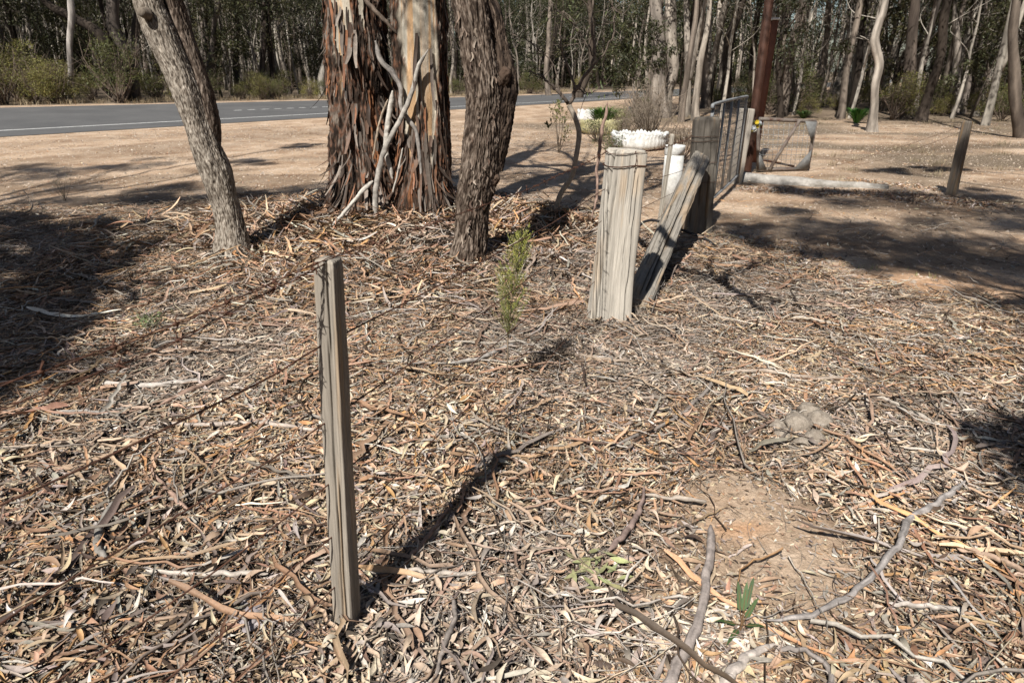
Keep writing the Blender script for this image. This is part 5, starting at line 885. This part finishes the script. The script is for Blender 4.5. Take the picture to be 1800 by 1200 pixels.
FL = [  # across the road, bases stand on the far verge: (u, width rows, distance beyond the far road edge)
 ([(212, 140, 22), (190, 100, 20), (170, 55, 17), (130, 30, 15), (75, 0, 13)], 4.0, DARK, 'dark trunk leaning far over to the left above the roadside scrub'),
 ([(228, 150, 20), (218, 100, 20), (205, 50, 20), (196, 0, 19)], 4.5, (.13, .11, .095), 'thick dark grey trunk left of the leaning tree across the road'),
 ([(236, 150, 15), (233, 100, 17), (238, 50, 14), (243, 0, 12)], 5.5, (.2, .175, .15), 'grey trunk close behind the thick dark grey one'),
 ([(122, 160, 9), (125, 70, 10), (126, 30, 11), (124, 0, 11)], 3.5, (.42, .39, .36), 'pale bluish trunk at the far left across the road'),
 ([(345, 160, 9), (340, 110, 9), (334, 60, 9), (326, 0, 8)], 7, (.3, .27, .24), 'slim grey trunk right of the leaning tree across the road'),
 ([(367, 160, 10), (372, 90, 9), (380, 40, 9), (386, 0, 8)], 6, (.2, .17, .145), 'trunk slanting right across the road, fourth from the leaning tree'),
 ([(361, 160, 9), (359, 90, 10), (357, 0, 10)], 8, (.36, .32, .28), 'straight pale trunk across the road beside the slanting one'),
 ([(461, 160, 9), (462, 80, 9), (465, 0, 9)], 6, (.09, .07, .06), 'straight dark trunk midway between the leaning tree and the gum'),
 ([(486, 160, 8), (480, 100, 8), (472, 60, 7), (470, 0, 6)], 7, (.44, .4, .35), 'bent pale trunk across the road nearer the big gum'),
 ([(414, 160, 9), (415, 80, 9), (414, 0, 8)], 7, (.08, .065, .055), 'straight nearly black trunk across the road among slim grey ones'),
 ([(566, 140, 12), (575, 100, 8), (590, 40, 7)], 4, (.46, .43, .38), 'pale trunk just showing at the left side of the big gum'),
]
for rows, dp, col, lab in FL:
    # find the base where the sight line through the lowest row meets the wanted distance past the road
    u0 = rows[0][0]; best = None
    for Yt in np.arange(14, 60, .15):
        q = at(u0, 170, Yt); s_0, p_0 = road_sp(q[0], q[1])
        if p_0 > RW + dp: best = Yt; break
    Yt = best or 40; x_ = at(u0, 170, Yt)[0]; z_ = hz1(x_, Yt); kpx = 475 - 0; tb = Yt
    ray_v = 600 - F * math.tan(math.atan2(z_ - CAMH, Yt) + TILT)
    rows = [(rows[0][0], ray_v, rows[0][2])] + rows
    feature(ray_v, rows, col, lab, Y=Yt, fo=random.randrange(4), crown_n=3000)
# the rest of the woodland
def wood(n, dmin, dmax, amin, amax, test, zone, spacing):
    pts = []; tries = 0
    while len(pts) < n and tries < 60000:
        tries += 1; a = R(U(amin, amax)); d = math.sqrt(U(dmin ** 2, dmax ** 2)); x_, y_ = d * math.sin(a), d * math.cos(a)
        if not test(x_, y_) or any((x_ - p[0]) ** 2 + (y_ - p[1]) ** 2 < spacing ** 2 for p in pts): continue
        pts.append((x_, y_))
    for x_, y_ in pts:
        i = random.choices(range(len(PROTO)), weights=[3, 3, 3, 3, 3, 3, 3, 3, 2, 2, 2, 2, 2.4, 2.4, 2.4])[0]; me, bark = PROTO[i]
        plant(me, x_, y_, f'{bark} barked gum tree deep in the woodland {zone}' if not bark.startswith('young') else f'{bark} barked sapling in the woodland {zone}', f'{bark} barked trees of the woodland {zone}', U(.8, 1.25))
across = lambda x_, y_: road_sp(x_, y_)[1] > RW + 4.5
behind = lambda x_, y_: road_sp(x_, y_)[1] < -7 and (y_ + .35 * x_ > 27)
wood(165, 20, 80, -44, 26, across, 'across the road', 1.5); wood(105, 24, 80, 10, 46, behind, 'behind the driveway', 1.5)
POLES = []
for k in range(5):
    h = U(5, 9); col = ((.50, .46, .40), (.42, .38, .33), (.30, .26, .22), (.55, .51, .45), (.14, .115, .09))[k]; l_ = U(-1.8, 1.8); m2, _ = tree_trunk_mb([(0, 0, -.2, U(.045, .085)), (l_ * .3, .1, h * .35, .05), (l_ * .7, -.2, h * .7, .035), (l_, .1, h, .012)], col, na=7, n=26, limbs=6, h0=.25, seed=k + 50, limblen=1.2); o = m2.build('pole', M_farbark); POLES.append((o.data, ('pale', 'pale grey', 'grey brown', 'whitish', 'dark')[k])); bpy.data.objects.remove(o)
def poles(n, dmin, dmax, amin, amax, test, zn):
    c = 0
    while c < n:
        a = R(U(amin, amax)); d = math.sqrt(U(dmin ** 2, dmax ** 2)); x_, y_ = d * math.sin(a), d * math.cos(a)
        if not test(x_, y_): continue
        c += 1; dt, lb = random.choice(POLES); o = bpy.data.objects.new('bare_sapling', dt); COL.objects.link(o); o.location = (x_, y_, hz1(x_, y_)); o.rotation_euler = (0, 0, U(0, 6.28)); k_ = U(.8, 1.3); o.scale = (k_, k_, k_); tag(o, f'{lb} leafless slender sapling among the trees {zn}', 'sapling', f'{lb} leafless saplings {zn}')
poles(150, 20, 70, -44, 26, across, 'across the road'); poles(110, 24, 70, 10, 46, behind, 'behind the driveway')
# roadside scrub
sp_n = 0; SCR = []
for k in range(3):
    col = ((.15, .14, .045), (.095, .10, .035), (.23, .21, .065))[k]; e0 = bush('roadside_shrub', 0, 0, 1.7, 1.15, 3000, .10, .02, col, ('dark olive rounded scrub bush on the far side of the road', 'dull green rounded scrub bush on the far side of the road', 'yellow green scrub bush on the far side of the road')[k], group='scrub bushes along the far side of the road', stems=22, stemcol=(.17, .13, .10), clumps=26, sr=.02); SCR.append([c.data for c in e0.children]); lab0 = e0['label']
    for c in list(e0.children): bpy.data.objects.remove(c)
    bpy.data.objects.remove(e0)
LB = ('olive rounded scrub bush on the far side of the road', 'dark green rounded scrub bush on the far side of the road', 'yellow green scrub bush on the far side of the road')
def put_shrub(k, x_, y_, sc, sz, lab, grp):
    e = empty('roadside_shrub', (x_, y_, hz1(x_, y_)), lab, 'shrub', grp, U(0, 6.28)); e.scale = (sc, sc, sz)
    for d in SCR[k]: o = bpy.data.objects.new('foliage' if 'foliage' in d.name else 'stems', d); COL.objects.link(o); o.parent = e
for i in range(92):
    s_5 = U(-16, 26) if i < 74 else U(26, 44); p_5 = RW + U(2.0, 8.5); q = road_pt(s_5, p_5); k = random.choices((0, 1, 2), weights=(5, 4, 2))[0]; s_6 = U(.6, 1.15) * (1.3 if s_5 < 8 else .85); put_shrub(k, q[0], q[1], s_6, s_6 * U(.8, 1.1), LB[k], LB[k].replace('bush', 'bushes'))
LB2 = ('olive scrub bush at the woodland edge behind the driveway', 'dark green scrub bush at the woodland edge behind the driveway', 'yellow green scrub bush at the woodland edge behind the driveway')
for (u, v, k, s_6) in ((1375, 190, 1, 1.3), (1400, 186, 1, 1.1), (1352, 196, 1, .9), (1420, 200, 2, .5), (1570, 205, 0, 1.0), (1548, 190, 0, .7), (1500, 182, 0, .9), (1470, 188, 2, .5), (1640, 195, 1, .9), (1720, 198, 2, .7), (1745, 196, 0, .9), (1760, 208, 1, .7), (1655, 198, 2, .5), (1610, 190, 1, .8), (1430, 184, 1, .9), (1530, 180, 0, .8), (1690, 186, 1, .9), (1790, 190, 0, 1.1), (1240, 178, 0, .8), (1215, 176, 1, .8), (1262, 180, 0, .6), (1290, 184, 1, .9), (1320, 186, 1, .9), (1160, 176, 0, .8)):
    g = gr(u, v + 6); put_shrub(k, g[0], g[1], s_6, s_6 * .9, LB2[k], LB2[k].replace('bush', 'bushes'))
# far woodland read as one mass
mbt = MB(); mbl = MB()
for i in range(950):
    a = R(U(-50, 52)); d = U(75, 150); x_, y_ = d * math.sin(a), d * math.cos(a); s_7, p_7 = road_sp(x_, y_)
    if -9 < p_7 < RW + 5: continue
    h = U(9, 15); z0 = hz1(x_, y_); V, Q, T, _, _ = loft(cr([(x_, y_, z0 - .2, U(.12, .25)), (x_ + U(-.5, .5), y_, h * .5, .13), (x_ + U(-1.5, 1.5), y_, h, .05)], 7), 5); mbt.add(V, Q, T, np.array(random.choice([PALE, MIDB, PALE, PALE])) * U(.7, 1.2))
    for k in range(8): leafclump(mbl, (x_ + RNG.normal(0, 1.8), y_ + RNG.normal(0, 1.2), z0 + (U(3, h) if k > 1 else U(.3, 2.5))), U(1.0, 2.0), 75, .45, .20, np.array(FOL[i % 4]) * U(.6, 1.3))
tag(mbt.build('distant_trunks', M_farbark), 'far off tree trunks merging at the back of the woodland', 'distant woodland', kind='stuff'); tag(mbl.build('distant_woods', M_leaf), 'far off woodland foliage closing the view', 'distant woodland', kind='stuff')
# ------------------------------------------------------------------ trees beside and behind the photographer that shade the ground
def shade_tree(bx, by, trunk_pts, targets, label, r0=.14, n_per=2600, nm='gum_tree'):
    """targets: (u, v, height, radius): a limb end standing so that its shadow falls on that spot of the ground"""
    z0 = hz1(bx, by); e = empty(nm, (bx, by, z0), label, 'tree'); O = tuple(e.location); P = [(bx, by, z0 - .2, r0 * 1.2)] + [(bx + a, by + b, c, r) for a, b, c, r in trunk_pts]
    trunk('trunk', e, P, 120, 30, rough_bark(7, .01, 3, 3, .05, .15), GREYB, 7, 3, 3, O); tg = []
    for (u, v, h, rr) in targets: g = gr(u, v); tg.append((g[0] - SH[0] * h, g[1] - SH[1] * h, h, rr))
    crown_on(e, 'crown', tg, P[-1][:3], n_per, ln=.10, wd=.022, r0=r0 * .4)
shade_tree(-5.6, .35, [(.1, .1, 2.5, .13), (0, -.1, 4.6, .10), (-.2, -.3, 6.0, .07)], [(20, 395, 6, .4), (110, 405, 6.5, .38), (40, 432, 6.2, .36), (170, 392, 7, .3), (20, 468, 5.6, .36), (95, 448, 6, .26), (-20, 415, 6, .5), (60, 415, 6, .3), (30, 530, 5.4, .34), (50, 585, 5.2, .3), (-60, 620, 5, .7), (-120, 520, 5.5, .8), (10, 630, 4.8, .4), (180, 425, 6.6, .4), (-80, 420, 6, .8), (55, 500, 5.8, .26), (150, 478, 6, .2), (10, 560, 5.2, .38), (110, 548, 5.4, .2), (-20, 670, 4.6, .4), (230, 400, 6.8, .22), (0, 520, 5.6, .36), (5, 600, 5, .4), (40, 620, 5, .25), (210, 455, 6, .16), (0, 465, 5.8, .4), (-10, 560, 5.2, .5), (-20, 620, 5, .5), (15, 655, 4.7, .22), (75, 470, 6, .2), (30, 380, 6.6, .3)], 'tree standing out of view to the left of the fence')
shade_tree(-9.5, 1.5, [(0, 0, 3, .18), (-.3, 0, 6, .13)], [(0, 310, 8, 1.2), (120, 300, 8, .9), (220, 292, 8, .7), (60, 345, 7.5, .8), (200, 345, 7.5, .6), (300, 330, 7.5, .6), (360, 345, 7.5, .5), (430, 340, 7.5, .5), (500, 338, 7.5, .55), (560, 332, 7.5, .6), (260, 352, 7.3, .45), (520, 255, 8.5, .4), (440, 285, 8.5, .5), (60, 295, 8, .6)], 'second tree standing out of view farther to the left')
shade_tree(3.6, -2.4, [(-.4, .2, 3, .16), (-.8, .6, 6, .11)], [(1350, 395, 8, .55), (1440, 410, 8, .55), (1530, 402, 8.2, .5), (1600, 425, 7.6, .5), (1690, 420, 7.6, .55), (1760, 440, 7.4, .5), (1300, 400, 8.2, .3), (1480, 425, 7.6, .4), (1380, 372, 8.6, .35), (1640, 392, 8.4, .5), (1720, 452, 7, .35), (1500, 450, 7.2, .25), (1320, 412, 8, .3), (1400, 436, 7.6, .3), (1580, 455, 7.2, .35), (1660, 462, 7, .3), (1780, 470, 6.8, .35)], 'tree standing out of view behind the camera to the right', n_per=1300)
shade_tree(6.8, 1.2, [(0, 0, 3, .18), (-.2, .3, 6.5, .13)], [(1560, 350, 9, .7), (1650, 368, 8.6, .8), (1760, 362, 8.6, .9), (1450, 342, 9, .45), (1790, 395, 8, .6), (1870, 360, 8.6, 1.0), (1700, 340, 9, .4), (1380, 335, 9.5, .4), (1560, 300, 9.5, .4), (1650, 295, 9.5, .35)], 'tall tree standing out of view to the right of the driveway')
shade_tree(2.35, .3, [(.05, .05, 1.2, .06), (.1, .0, 2.4, .04)], [(1800, 810, 2.3, .16), (1840, 770, 2.4, .25), (1850, 850, 2.3, .28), (1790, 780, 2.5, .12)], 'small tree standing out of view close to the right edge', r0=.07, n_per=500)
shade_tree(5.4, 2.4, [(0, 0, 2, .1), (-.3, .1, 3.4, .07)], [(1790, 535, 3.6, .25), (1850, 525, 3.6, .4), (1840, 560, 3.4, .35)], 'bushy tree standing out of view right of the litter', r0=.10, n_per=500)
# dead limb of the rough barked tree, reaching forward over the fence; its forked shadow falls beyond the strainer post
mb = MB(); O3 = tuple(TREE3.location)
def shp(u, v, r): g = gr(u, v); h = 3.0 + .25 * (g[0] - 1.4); return (g[0] - SH[0] * h, g[1] - SH[1] * h, h, r)
for pts in ([(1185, 475, .05), (1230, 487, .046), (1265, 497, .045), (1300, 520, .038), (1330, 545, .025), (1345, 552, .01)], [(1265, 497, .04), (1300, 478, .034), (1370, 462, .028), (1450, 452, .012)], [(1265, 497, .026), (1245, 475, .020), (1258, 455, .012)], [(1300, 520, .026), (1350, 528, .02), (1368, 538, .01)], [(1300, 478, .022), (1335, 460, .016), (1345, 445, .008)], [(1330, 545, .018), (1355, 545, .016), (1366, 530, .012)], [(1370, 462, .01), (1400, 470, .006)]):
    tube(mb, [shp(*p) for p in pts], 7, 26, (.25, .22, .19), wob=.05)
s_8 = shp(1185, 475, .035); tube(mb, [s_8, (s_8[0] - .25, s_8[1] + .9, 3.3, .045), (-.35, 5.2, 4.2, .06), (-.5, 5.55, 4.4, .06)], 12, 40, (.25, .22, .19))
mb.build('dead_limb', M_bark, TREE3, origin=O3)

# unseen foliage added behind and beside the photographer to block the low sky
mbl = MB()
for i in range(420):
    a = R(U(62, 298)); d = U(24, 46); x_, y_ = d * math.sin(a), d * math.cos(a)
    if -8 < road_sp(x_, y_)[1] < RW + 3: continue
    h = U(11, 17)
    for k in range(7): leafclump(mbl, (x_ + RNG.normal(0, 1.5), y_ + RNG.normal(0, 1.5), U(1.5, h)), U(1.2, 2.2), 36, .7, .32, np.array(FOL[i % 4]) * U(.6, 1.2))
tag(mbl.build('sky_blocking_woods', M_leaf), 'woodland surrounding the place behind the camera', 'woodland', kind='stuff')
